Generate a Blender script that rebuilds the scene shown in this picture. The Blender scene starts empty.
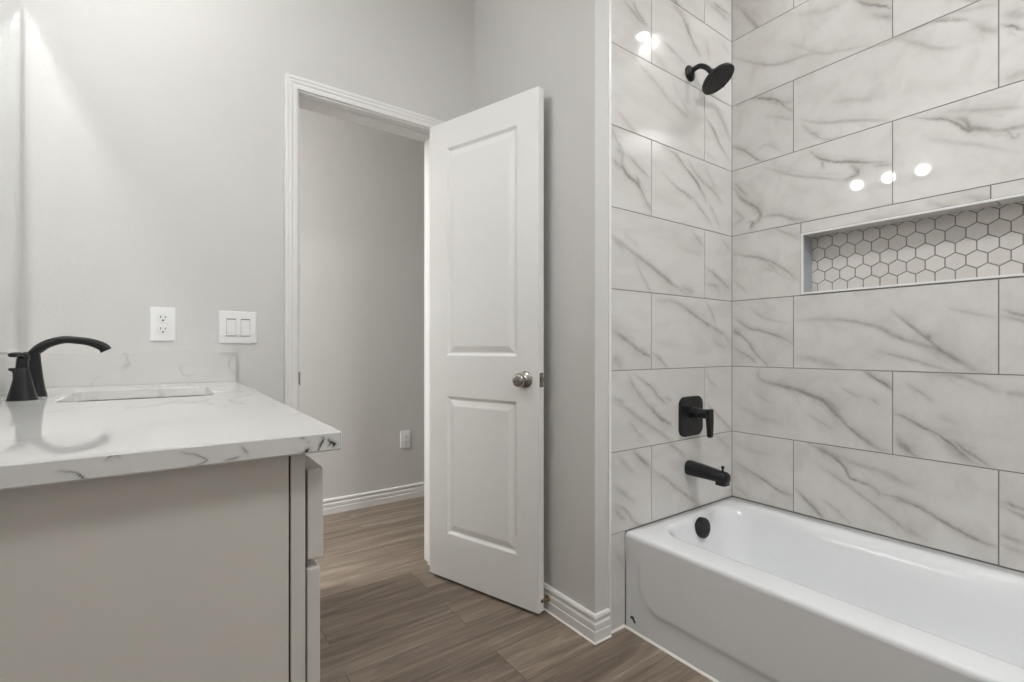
import bpy, bmesh, math, random
import numpy as np
from mathutils import Vector, Matrix

S = bpy.context.scene
COL = S.collection
# ------------------------------------------------------------------ camera, exposure, world, main lights
CAM_H = 1.0338
FPX, HORIZON, YAW = 479.92, 348.56, 35.652
cam_data = bpy.data.cameras.new('camera')
cam_data.sensor_fit = 'HORIZONTAL'
cam_data.sensor_width = 36.0
cam_data.lens = FPX / 1024 * 36.0
cam_data.shift_y = (HORIZON - 341.0) / 1024
cam_data.clip_start = 0.02
camera = bpy.data.objects.new('camera', cam_data)
COL.objects.link(camera)
camera.location = (0, 0, CAM_H)
camera.rotation_euler = (math.radians(90), 0, math.radians(-YAW))
S.camera = camera

S.view_settings.view_transform = 'Standard'
S.view_settings.look = 'None'
S.view_settings.gamma = 1.0
S.view_settings.use_curve_mapping = False
S.view_settings.exposure = 0.0
S.cycles.use_denoising = True
S.cycles.max_bounces = 14
S.cycles.diffuse_bounces = 8
S.cycles.glossy_bounces = 6
S.cycles.caustics_reflective = True
S.cycles.blur_glossy = 0.0
S.cycles.sample_clamp_indirect = 0.0
S.cycles.use_guiding = True
S.cycles.guiding_training_samples = 64

world = bpy.data.worlds.new('world')
S.world = world
world.use_nodes = True
world.node_tree.nodes['Background'].inputs[0].default_value = (1, 1, 1, 1)
world.node_tree.nodes['Background'].inputs[1].default_value = 0.0

BULB = 88.0          # emission of the three vanity globes
TUB_LAMP = 390.0      # emission of the disc lamp over the tub
HALL_FILL = 126.0  # emission of the added hall fill light
ROOM_FILL = 50.0  # emission of the added bathroom fill light
WARM = (0.985, 0.998, 1.0)

# ------------------------------------------------------------------ measures (metres)
X_LEFT = -0.360      # wall with the mirror
Y_BACK = 2.032       # wall with the door opening
X_PART = 1.230       # painted wall behind the open door
Y_END = 1.2085       # tiled wall with the shower fittings
X_RIGHT = 2.1154     # tiled long wall
Y_FRONT = -1.15
CEIL = 2.765
Y_JAMB = 2.165
Y_HALL = 3.11
Z0 = CAM_H - 0.0811  # one horizontal tile joint
ROW = 0.2993

# ------------------------------------------------------------------ materials
def srgb(r, g, b):
    f = lambda c: (c / 255 / 12.92) if c / 255 <= 0.04045 else ((c / 255 + 0.055) / 1.055) ** 2.4
    return (f(r), f(g), f(b), 1)

class NT:
    def __init__(self, name, col, rough=0.5, metal=0.0, spec=0.5, coat=0.0):
        self.m = bpy.data.materials.new(name)
        self.m.use_nodes = True
        self.t = self.m.node_tree
        self.b = self.t.nodes['Principled BSDF']
        self.b.inputs['Base Color'].default_value = col
        self.b.inputs['Roughness'].default_value = rough
        self.b.inputs['Metallic'].default_value = metal
        self.b.inputs['Specular IOR Level'].default_value = spec
        self.b.inputs['Coat Weight'].default_value = coat
    def n(self, kind, **kw):
        nd = self.t.nodes.new(kind)
        for k, v in kw.items():
            setattr(nd, k, v)
        return nd
    def l(self, a, b):
        self.t.links.new(a, b)
    def coords(self, scale=(1, 1, 1)):
        tc = self.n('ShaderNodeTexCoord'); mp = self.n('ShaderNodeMapping')
        mp.inputs['Scale'].default_value = scale
        self.l(tc.outputs['Object'], mp.inputs['Vector'])
        return mp.outputs['Vector']
    def noise(self, vec, scale, detail=4, rough=0.5, dist=0.0):
        nz = self.n('ShaderNodeTexNoise')
        nz.inputs['Scale'].default_value = scale; nz.inputs['Detail'].default_value = detail
        nz.inputs['Roughness'].default_value = rough; nz.inputs['Distortion'].default_value = dist
        self.l(vec, nz.inputs['Vector'])
        return nz.outputs['Fac']
    def ramp(self, fac, stops):
        r = self.n('ShaderNodeValToRGB')
        e = r.color_ramp.elements
        while len(e) < len(stops): e.new(0.5)
        for i, (pos, c) in enumerate(stops):
            e[i].position = pos; e[i].color = c
        self.l(fac, r.inputs['Fac'])
        return r.outputs['Color']
    def math(self, op, a, b=None, clamp=False):
        m = self.n('ShaderNodeMath', operation=op); m.use_clamp = clamp
        for i, x in enumerate((a, b)):
            if x is None: continue
            if isinstance(x, (int, float)): m.inputs[i].default_value = x
            else: self.l(x, m.inputs[i])
        return m.outputs[0]
    def mix(self, fac, a, b):
        m = self.n('ShaderNodeMix', data_type='RGBA')
        for sock, x in ((m.inputs['Factor'], fac), (m.inputs['A'], a), (m.inputs['B'], b)):
            if isinstance(x, (int, float, tuple)): sock.default_value = x
            else: self.l(x, sock)
        return m.outputs['Result']
    def bump(self, height, strength, dist=0.002):
        b = self.n('ShaderNodeBump')
        b.inputs['Strength'].default_value = strength; b.inputs['Distance'].default_value = dist
        self.l(height, b.inputs['Height'])
        self.l(b.outputs['Normal'], self.b.inputs['Normal'])
    def base(self, c):
        self.l(c, self.b.inputs['Base Color'])

def mat_paint(name, col, rough=0.6, bump=0.12, scale=230):
    k = NT(name, col, rough, spec=0.35)
    v = k.coords()
    n = k.noise(v, scale, 3, 0.55)
    k.bump(n, bump, 0.0015)
    big = k.noise(v, 1.3, 2)
    c2 = tuple(x * 0.97 for x in col[:3]) + (1,)
    k.base(k.mix(big, col, c2))
    return k.m

M = {}
M['wall'] = mat_paint('greige orange peel wall paint', (0.645, 0.635, 0.618, 1), 0.62, 0.4)
M['ceiling'] = mat_paint('flat white ceiling paint', (0.80, 0.79, 0.77, 1), 0.8, 0.15, 120)
M['trim'] = mat_paint('semi gloss white trim paint', (0.78, 0.77, 0.755, 1), 0.35, 0.03, 60)
M['door'] = mat_paint('satin white door paint', (0.82, 0.815, 0.80, 1), 0.38, 0.05, 300)
M['cabinet'] = mat_paint('pale greige cabinet paint', (0.585, 0.555, 0.515, 1), 0.42, 0.05, 160)
M['gap'] = mat_paint('dark recess', (0.03, 0.028, 0.026, 1), 0.9, 0.0)  # near-black paint standing in for shade inside narrow gaps
M['plastic'] = mat_paint('white device plastic', (0.82, 0.82, 0.82, 1), 0.3, 0.0)
M['slot'] = mat_paint('black slot', (0.02, 0.02, 0.02, 1), 0.7, 0.0)
M['shade_gap'] = mat_paint('grey seam shade', (0.25, 0.25, 0.25, 1), 0.6, 0.0)  # grey colour stands in for the shade line around a rocker
M['caulk'] = mat_paint('white caulk', (0.80, 0.78, 0.74, 1), 0.5, 0.1, 200)
M['rubber'] = mat_paint('dark rubber', (0.03, 0.03, 0.032, 1), 0.6, 0.1)

k = NT('matte black metal', (0.016, 0.0165, 0.018, 1), 0.36, 0.35, 0.5)
k.bump(k.noise(k.coords(), 900, 2), 0.05, 0.0005)
M['black'] = k.m
k = NT('satin nickel', (0.40, 0.375, 0.345, 1), 0.24, 1.0)
k.bump(k.noise(k.coords((1, 1, 60)), 60, 2), 0.02, 0.0004)
M['nickel'] = k.m
k = NT('brass', (0.55, 0.42, 0.22, 1), 0.3, 1.0)
k.bump(k.noise(k.coords(), 400, 2), 0.03, 0.0004)
M['brass'] = k.m
k = NT('white metal tile edging', (0.80, 0.80, 0.80, 1), 0.3, 0.15)
k.bump(k.noise(k.coords((1, 1, 20)), 80, 2), 0.02, 0.0004)
M['edging'] = k.m
k = NT('brushed niche return', (0.43, 0.45, 0.48, 1), 0.3, 0.3)
k.bump(k.noise(k.coords((60, 60, 2)), 20, 2), 0.05, 0.0004)
M['return'] = k.m
k = NT('glossy white enamel', (0.755, 0.765, 0.78, 1), 0.13, 0, 0.5, 0.2)
k.bump(k.noise(k.coords(), 9, 2), 0.02, 0.002)
M['enamel'] = k.m
k = NT('glossy white porcelain', (0.80, 0.79, 0.78, 1), 0.1)
k.bump(k.noise(k.coords(), 9, 2), 0.01, 0.002)
M['porcelain'] = k.m
k = NT('mirror silver', (0.93, 0.94, 0.935, 1), 0.0, 1.0)
mirror_noise = k.noise(k.coords(), 3, 1)
k.base(k.mix(mirror_noise, (0.83, 0.85, 0.845, 1), (0.86, 0.87, 0.865, 1)))
M['mirror'] = k.m
k = NT('opal lamp glass', (0.9, 0.9, 0.9, 1), 0.3)
k.b.inputs['Emission Color'].default_value = WARM + (1,)
def mat_lamp(name, strength):
    k = NT(name, (0.9, 0.9, 0.9, 1), 0.3)
    glow = k.noise(k.coords(), 6, 1)
    k.l(k.mix(glow, WARM + (1,), (0.988, 0.998, 0.996, 1)), k.b.inputs['Emission Color'])
    k.b.inputs['Emission Strength'].default_value = strength
    return k.m
M['bulb'] = mat_lamp('opal vanity globe', BULB)
M['disc'] = mat_lamp('tub lamp diffuser', TUB_LAMP)
M['hall_fill'] = mat_lamp('hall fill diffuser', HALL_FILL)
M['room_fill'] = mat_lamp('room fill diffuser', ROOM_FILL)

# marble tile: veins come from a surface attribute (traced pattern of each tile), broken up by noise
k = NT('polished marble look porcelain tile', (0.62, 0.6, 0.58, 1), 0.035, 0, 0.5)
v = k.coords()
at = k.n('ShaderNodeAttribute', attribute_name='vein')
sd = k.n('ShaderNodeAttribute', attribute_name='tile_seed')
off = k.n('ShaderNodeVectorMath', operation='ADD')
sv = k.n('ShaderNodeCombineXYZ')
for i in range(3): k.l(sd.outputs['Fac'], sv.inputs[i])
k.l(v, off.inputs[0]); k.l(sv.outputs[0], off.inputs[1])
vv = off.outputs[0]
fine = k.noise(vv, 34, 5, 0.65, 0.6)
mid = k.noise(vv, 9, 4, 0.55, 0.8)
brk = k.math('MULTIPLY_ADD', fine, 1.3); k.t.nodes[-1].inputs[2].default_value = 0.30
brk2 = k.math('MULTIPLY', brk, k.math('ADD', mid, 0.5))
vein = k.math('MULTIPLY', at.outputs['Fac'], brk2, True)
rot = k.n('ShaderNodeMapping'); rot.inputs['Rotation'].default_value = (0.6, 0.6, 0.5); rot.inputs['Scale'].default_value = (1, 3.2, 3.2)
k.l(vv, rot.inputs['Vector'])
cloud = k.noise(rot.outputs[0], 3.2, 5, 0.6, 0.5)
base = k.ramp(cloud, [(0.30, (0.585, 0.566, 0.543, 1)), (0.52, (0.650, 0.634, 0.612, 1)), (0.75, (0.685, 0.672, 0.652, 1))])
vc = k.mix(mid, (0.27, 0.245, 0.22, 1), (0.34, 0.318, 0.295, 1))
k.base(k.mix(vein, base, vc))
k.bump(k.noise(v, 5, 1), 0.03, 0.004)
M['tile'] = k.m

k = NT('grey sanded grout', (0.235, 0.222, 0.205, 1), 0.85, 0, 0.2)
g = k.noise(k.coords(), 600, 2)
k.base(k.mix(g, (0.20, 0.19, 0.175, 1), (0.27, 0.255, 0.235, 1)))
k.bump(g, 0.2, 0.0006)
M['grout'] = k.m

k = NT('matte hexagon mosaic', (0.6, 0.58, 0.555, 1), 0.45, 0, 0.4)
hs = k.n('ShaderNodeAttribute', attribute_name='tile_seed')
h1 = k.noise(k.coords(), 45, 4, 0.6)
hm = k.math('MULTIPLY_ADD', hs.outputs['Fac'], 0.5); k.t.nodes[-1].inputs[2].default_value = 0.0
hf = k.math('ADD', hm, k.math('MULTIPLY', h1, 0.5))
k.base(k.mix(hf, (0.555, 0.53, 0.505, 1), (0.655, 0.635, 0.61, 1)))
M['hex'] = k.m

# quartz
k = NT('polished white quartz', (0.7, 0.69, 0.67, 1), 0.045, 0, 0.5)
v = k.coords()
at = k.n('ShaderNodeAttribute', attribute_name='vein')
w = k.noise(v, 2.4, 3, 0.5)
wv = k.n('ShaderNodeVectorMath', operation='MULTIPLY_ADD')
wc = k.n('ShaderNodeTexNoise'); wc.inputs['Scale'].default_value = 5.0; wc.inputs['Detail'].default_value = 4
k.l(v, wc.inputs['Vector'])
k.l(wc.outputs['Color'], wv.inputs[0]); wv.inputs[1].default_value = (0.22, 0.22, 0.22); k.l(v, wv.inputs[2])
line = k.noise(wv.outputs[0], 4.2, 2, 0.5)
ridge = k.math('SUBTRACT', 1.0, k.math('MULTIPLY', k.math('ABSOLUTE', k.math('SUBTRACT', line, 0.5)), 42.0), True)
gate = k.ramp(k.noise(v, 7.0, 2), [(0.47, (0, 0, 0, 1)), (0.60, (1, 1, 1, 1))])
spk = k.noise(v, 60, 2)
faint = k.math('MULTIPLY', k.math('MULTIPLY', ridge, gate), k.math('MULTIPLY', spk, 0.62))
dark = k.math('MULTIPLY', at.outputs['Fac'], k.math('ADD', k.noise(v, 140, 3), 0.75), True)
c1 = k.mix(faint, k.mix(w, (0.655, 0.648, 0.63, 1), (0.615, 0.608, 0.59, 1)), (0.30, 0.285, 0.265, 1))
k.base(k.mix(dark, c1, (0.045, 0.04, 0.036, 1)))
M['quartz'] = k.m

# wood look plank floor, planks along X
k = NT('brown wood look plank flooring', (0.16, 0.12, 0.09, 1), 0.36, 0, 0.4)
v = k.coords()
br = k.n('ShaderNodeTexBrick')
br.offset = 0.37; br.offset_frequency = 2
br.inputs['Scale'].default_value = 1.0
br.inputs['Mortar Size'].default_value = 0.0011
br.inputs['Mortar Smooth'].default_value = 0.4
br.inputs['Brick Width'].default_value = 1.22
br.inputs['Row Height'].default_value = 0.178
br.inputs['Color1'].default_value = (0, 0, 0, 1); br.inputs['Color2'].default_value = (1, 1, 1, 1)
br.inputs['Mortar'].default_value = (0.5, 0.5, 0.5, 1)
mp = k.n('ShaderNodeMapping'); mp.inputs['Location'].default_value = (0.31, 0.06, 0)
k.l(v, mp.inputs['Vector']); k.l(mp.outputs[0], br.inputs['Vector'])
pid = br.outputs['Color']
pv = k.n('ShaderNodeVectorMath', operation='MULTIPLY_ADD')
k.l(pid, pv.inputs[0]); pv.inputs[1].default_value = (13, 7, 5); k.l(v, pv.inputs[2])
st = k.n('ShaderNodeMapping'); st.inputs['Scale'].default_value = (0.8, 8, 1)
k.l(pv.outputs[0], st.inputs['Vector'])
g1 = k.noise(st.outputs[0], 1.9, 6, 0.60, 1.4)
st2 = k.n('ShaderNodeMapping'); st2.inputs['Scale'].default_value = (3, 90, 1)
k.l(pv.outputs[0], st2.inputs['Vector'])
g2 = k.noise(st2.outputs[0], 3.0, 4, 0.6)
grain = k.ramp(g1, [(0.30, (0.118, 0.090, 0.069, 1)), (0.45, (0.188, 0.149, 0.118, 1)), (0.60, (0.262, 0.213, 0.172, 1)), (0.70, (0.355, 0.298, 0.246, 1))])
tone = k.mix(pid, (0.84, 0.82, 0.80, 1), (1.16, 1.15, 1.13, 1))
mm = k.n('ShaderNodeMix', data_type='RGBA', blend_type='MULTIPLY'); mm.inputs['Factor'].default_value = 1
k.l(grain, mm.inputs['A']); k.l(tone, mm.inputs['B'])
fine = k.ramp(g2, [(0.35, (0.72, 0.70, 0.68, 1)), (0.6, (1.08, 1.08, 1.08, 1))])
m2 = k.n('ShaderNodeMix', data_type='RGBA', blend_type='MULTIPLY'); m2.inputs['Factor'].default_value = 0.55
k.l(mm.outputs['Result'], m2.inputs['A']); k.l(fine, m2.inputs['B'])
k.base(k.mix(br.outputs['Fac'], m2.outputs['Result'], (0.075, 0.058, 0.045, 1)))
k.bump(k.math('SUBTRACT', g2, k.math('MULTIPLY', br.outputs['Fac'], 2.0)), 0.12, 0.001)
M['floor'] = k.m

# ------------------------------------------------------------------ helpers
def link(name, me, mat, parent=None, smooth=False):
    if mat is not None and not me.materials:
        me.materials.append(M[mat])
    o = bpy.data.objects.new(name, me)
    COL.objects.link(o)
    if parent is not None: o.parent = parent
    if smooth:
        for p in me.polygons: p.use_smooth = True
    return o

def world_origin(o):
    v = Vector((0, 0, 0))
    while o is not None:
        v += o.location; o = o.parent
    return v

def obj(name, bm, mat, parent=None, smooth=False, local=False, angle=None):
    """one mesh object from a bmesh given in world coordinates (or the parent's own when local)"""
    if parent is not None and not local:
        bmesh.ops.translate(bm, verts=bm.verts, vec=-world_origin(parent))
    bmesh.ops.recalc_face_normals(bm, faces=bm.faces)
    me = bpy.data.meshes.new(name)
    bm.to_mesh(me); bm.free()
    o = link(name, me, mat, parent, smooth or angle is not None)
    if angle is not None:
        me.set_sharp_from_angle(angle=math.radians(angle))
    return o

def thing(name, label, cat, loc=(0, 0, 0), rotz=0.0, group=None):
    o = bpy.data.objects.new(name, None)
    COL.objects.link(o)
    o.empty_display_size = 0.05
    o.location = loc; o.rotation_euler = (0, 0, rotz)
    return tag(o, label, cat, group)

def tag(o, label, cat, group=None):
    o['label'] = label; o['category'] = cat
    if group: o['group'] = group
    return o

def struct(o, label, cat):
    o['kind'] = 'structure'
    return tag(o, label, cat)

def add_box(bm, x0, x1, y0, y1, z0, z1, bevel=0.0, seg=2):
    r = bmesh.ops.create_cube(bm, size=1.0)
    vs = r['verts']
    for v in vs:
        v.co = Vector((x0 + (v.co.x + .5) * (x1 - x0), y0 + (v.co.y + .5) * (y1 - y0), z0 + (v.co.z + .5) * (z1 - z0)))
    if bevel > 0:
        es = list({e for v in vs for e in v.link_edges})
        bmesh.ops.bevel(bm, geom=es, offset=bevel, segments=seg, profile=0.6, affect='EDGES', clamp_overlap=True)
    return bm

def box(*a, **k):
    return add_box(bmesh.new(), *a, **k)

def frame(d, up=Vector((0, 0, 1))):
    d = Vector(d).normalized()
    if abs(d.dot(up)) > 0.98: up = Vector((0, 1, 0))
    a = up.cross(d).normalized(); b = d.cross(a).normalized()
    return a, b, d

def add_lathe(bm, prof, origin, axis, seg=40, up=Vector((0, 0, 1))):
    """prof: (radius, distance along axis); both ends are capped"""
    a, b, d = frame(axis, up)
    o = Vector(origin)
    rings = []
    for r, h in prof:
        rings.append([bm.verts.new(o + d * h + (a * math.cos(t) + b * math.sin(t)) * max(r, 1e-5))
                      for t in [2 * math.pi * i / seg for i in range(seg)]])
    for r0, r1 in zip(rings, rings[1:]):
        for i in range(seg):
            bm.faces.new((r0[i], r0[(i + 1) % seg], r1[(i + 1) % seg], r1[i]))
    bm.faces.new(rings[0]); bm.faces.new(rings[-1])
    return bm

def lathe(*a, **k):
    return add_lathe(bmesh.new(), *a, **k)

def add_loft(bm, loops, cap=True):
    rings = [[bm.verts.new(Vector(p)) for p in lp] for lp in loops]
    n = len(rings[0])
    for r0, r1 in zip(rings, rings[1:]):
        for i in range(n):
            bm.faces.new((r0[i], r0[(i + 1) % n], r1[(i + 1) % n], r1[i]))
    if cap:
        bm.faces.new(rings[0]); bm.faces.new(rings[-1])
    return bm

def smooth_path(pts, n=40):
    """Catmull-Rom through points (any dimension)"""
    P = np.array(pts, float)
    P = np.vstack([2 * P[0] - P[1], P, 2 * P[-1] - P[-2]])
    out = []
    m = len(P) - 3
    for t in np.linspace(0, m, n):
        i = min(int(t), m - 1); u = t - i
        a, b, c, d = P[i:i + 4]
        out.append(0.5 * ((2 * b) + (c - a) * u + (2 * a - 5 * b + 4 * c - d) * u ** 2 + (3 * b - a - 3 * c + d) * u ** 3))
    return np.array(out)

def add_tube(bm, pts, ra, rb=None, seg=20, up=Vector((0, 1, 0)), sq=2.0):
    """swept superellipse; ra / rb: half widths along 'up' and across it, per point or constant"""
    pts = [Vector(p) for p in pts]
    n = len(pts)
    ra = [ra] * n if not hasattr(ra, '__len__') else ra
    rb = ra if rb is None else ([rb] * n if not hasattr(rb, '__len__') else rb)
    loops = []
    for i, p in enumerate(pts):
        d = (pts[min(i + 1, n - 1)] - pts[max(i - 1, 0)]).normalized()
        u = (up - d * up.dot(d)).normalized(); w = d.cross(u)
        lp = []
        for j in range(seg):
            t = 2 * math.pi * j / seg
            c, s = math.cos(t), math.sin(t)
            e = 2.0 / sq
            lp.append(p + u * ra[i] * math.copysign(abs(c) ** e, c) + w * rb[i] * math.copysign(abs(s) ** e, s))
        loops.append(lp)
    return add_loft(bm, loops)

def run_profile(bm, path, prof, side=1):
    """extrude (distance from wall, height) profile along a mitred polyline in plan; side: +1 left of travel"""
    P = [Vector((x, y, 0)) for x, y in path]
    nor = []
    for a, b in zip(P, P[1:]):
        d = (b - a).normalized(); nor.append(Vector((-d.y, d.x, 0)) * side)
    rings = []
    for i, p in enumerate(P):
        if i == 0: m = nor[0]
        elif i == len(P) - 1: m = nor[-1]
        else:
            m = nor[i - 1] + nor[i]; m = m / m.dot(nor[i])
        rings.append([bm.verts.new(p + m * d + Vector((0, 0, z))) for d, z in prof])
    n = len(prof)
    for r0, r1 in zip(rings, rings[1:]):
        for i in range(n):
            bm.faces.new((r0[i], r0[(i + 1) % n], r1[(i + 1) % n], r1[i]))
    bm.faces.new(rings[0]); bm.faces.new(rings[-1])
    return bm

def rrect(cx, cy, hx, hy, r, n=8):
    """rounded rectangle outline (counter-clockwise), 4*(n+1) points"""
    out = []
    for qx, qy, a0 in ((1, 1, 0), (-1, 1, 90), (-1, -1, 180), (1, -1, 270)):
        for i in range(n + 1):
            a = math.radians(a0 + 90 * i / n)
            out.append((cx + qx * (hx - r) + r * math.cos(a), cy + qy * (hy - r) + r * math.sin(a)))
    return out

def vein_field(A, B, veins, seed=0, strands=True):
    """traced veins -> strength at points (A, B)"""
    f = np.zeros(len(A))
    rnd = np.random.RandomState(seed)
    more = []
    for w, inten, pts in veins if strands else ():
        P = np.array(pts, float)
        d = P[-1] - P[0]; L = np.hypot(*d) + 1e-6
        nrm = np.array([-d[1], d[0]]) / L
        for q in range(3 if L > .12 else 2):
            k0 = rnd.uniform(-.15, .35); k1 = min(1.15, k0 + rnd.uniform(.35, .8))
            s = rnd.choice((-1, 1)) * rnd.uniform(1.0, 3.2) * max(w, .006)
            n_ = len(P) + 2
            t = np.clip(np.linspace(k0, k1, n_), -.1, 1.1) * (len(P) - 1)
            base = np.stack([np.interp(t, range(len(P)), P[:, i]) for i in (0, 1)], 1)
            base = base + nrm * (np.linspace(-.3, 1.2, n_) * s)[:, None] + rnd.normal(0, .0035, (n_, 2))
            more.append((rnd.uniform(.0028, .0055), inten * rnd.uniform(.15, .42), [tuple(b) for b in base]))
    for w, inten, pts in list(veins) + more:
        q = smooth_path(pts, max(6, 5 * len(pts)))
        nj = len(q)
        jit = np.cumsum(rnd.normal(0, 0.0012, (nj, 2)), axis=0); jit -= np.linspace(0, 1, nj)[:, None] * jit[-1]
        q = q + jit * min(1, w / 0.006)
        wid = w * (0.75 + 0.6 * np.abs(np.interp(np.arange(nj), np.arange(0, nj + 4, 4), rnd.rand(len(np.arange(0, nj + 4, 4))))))
        tap = np.minimum(1, 0.35 + 2.2 * np.minimum(np.linspace(0, 1, nj), 1 - np.linspace(0, 1, nj)))
        pad = w * 5
        sel = np.where((A > q[:, 0].min() - pad) & (A < q[:, 0].max() + pad) & (B > q[:, 1].min() - pad) & (B < q[:, 1].max() + pad))[0]
        if not len(sel): continue
        a, b = A[sel], B[sel]
        best = np.zeros(len(sel))
        for i in range(nj - 1):
            p0, p1 = q[i], q[i + 1]
            d = p1 - p0; L2 = d @ d + 1e-12
            t = np.clip(((a - p0[0]) * d[0] + (b - p0[1]) * d[1]) / L2, 0, 1)
            dx = a - p0[0] - t * d[0]; dy = b - p0[1] - t * d[1]
            side = (dx * d[1] - dy * d[0]) > 0
            r2 = dx * dx + dy * dy
            s = wid[i]
            v = np.exp(-r2 / (0.62 * s) ** 2) + 0.38 * np.exp(-r2 / (np.where(side, 2.9, 1.5) * s) ** 2)
            best = np.maximum(best, v * tap[i])
        f[sel] = np.maximum(f[sel], best * inten) + 0.25 * np.minimum(f[sel], best * inten)
    return np.clip(f, 0, 1.3)

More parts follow.
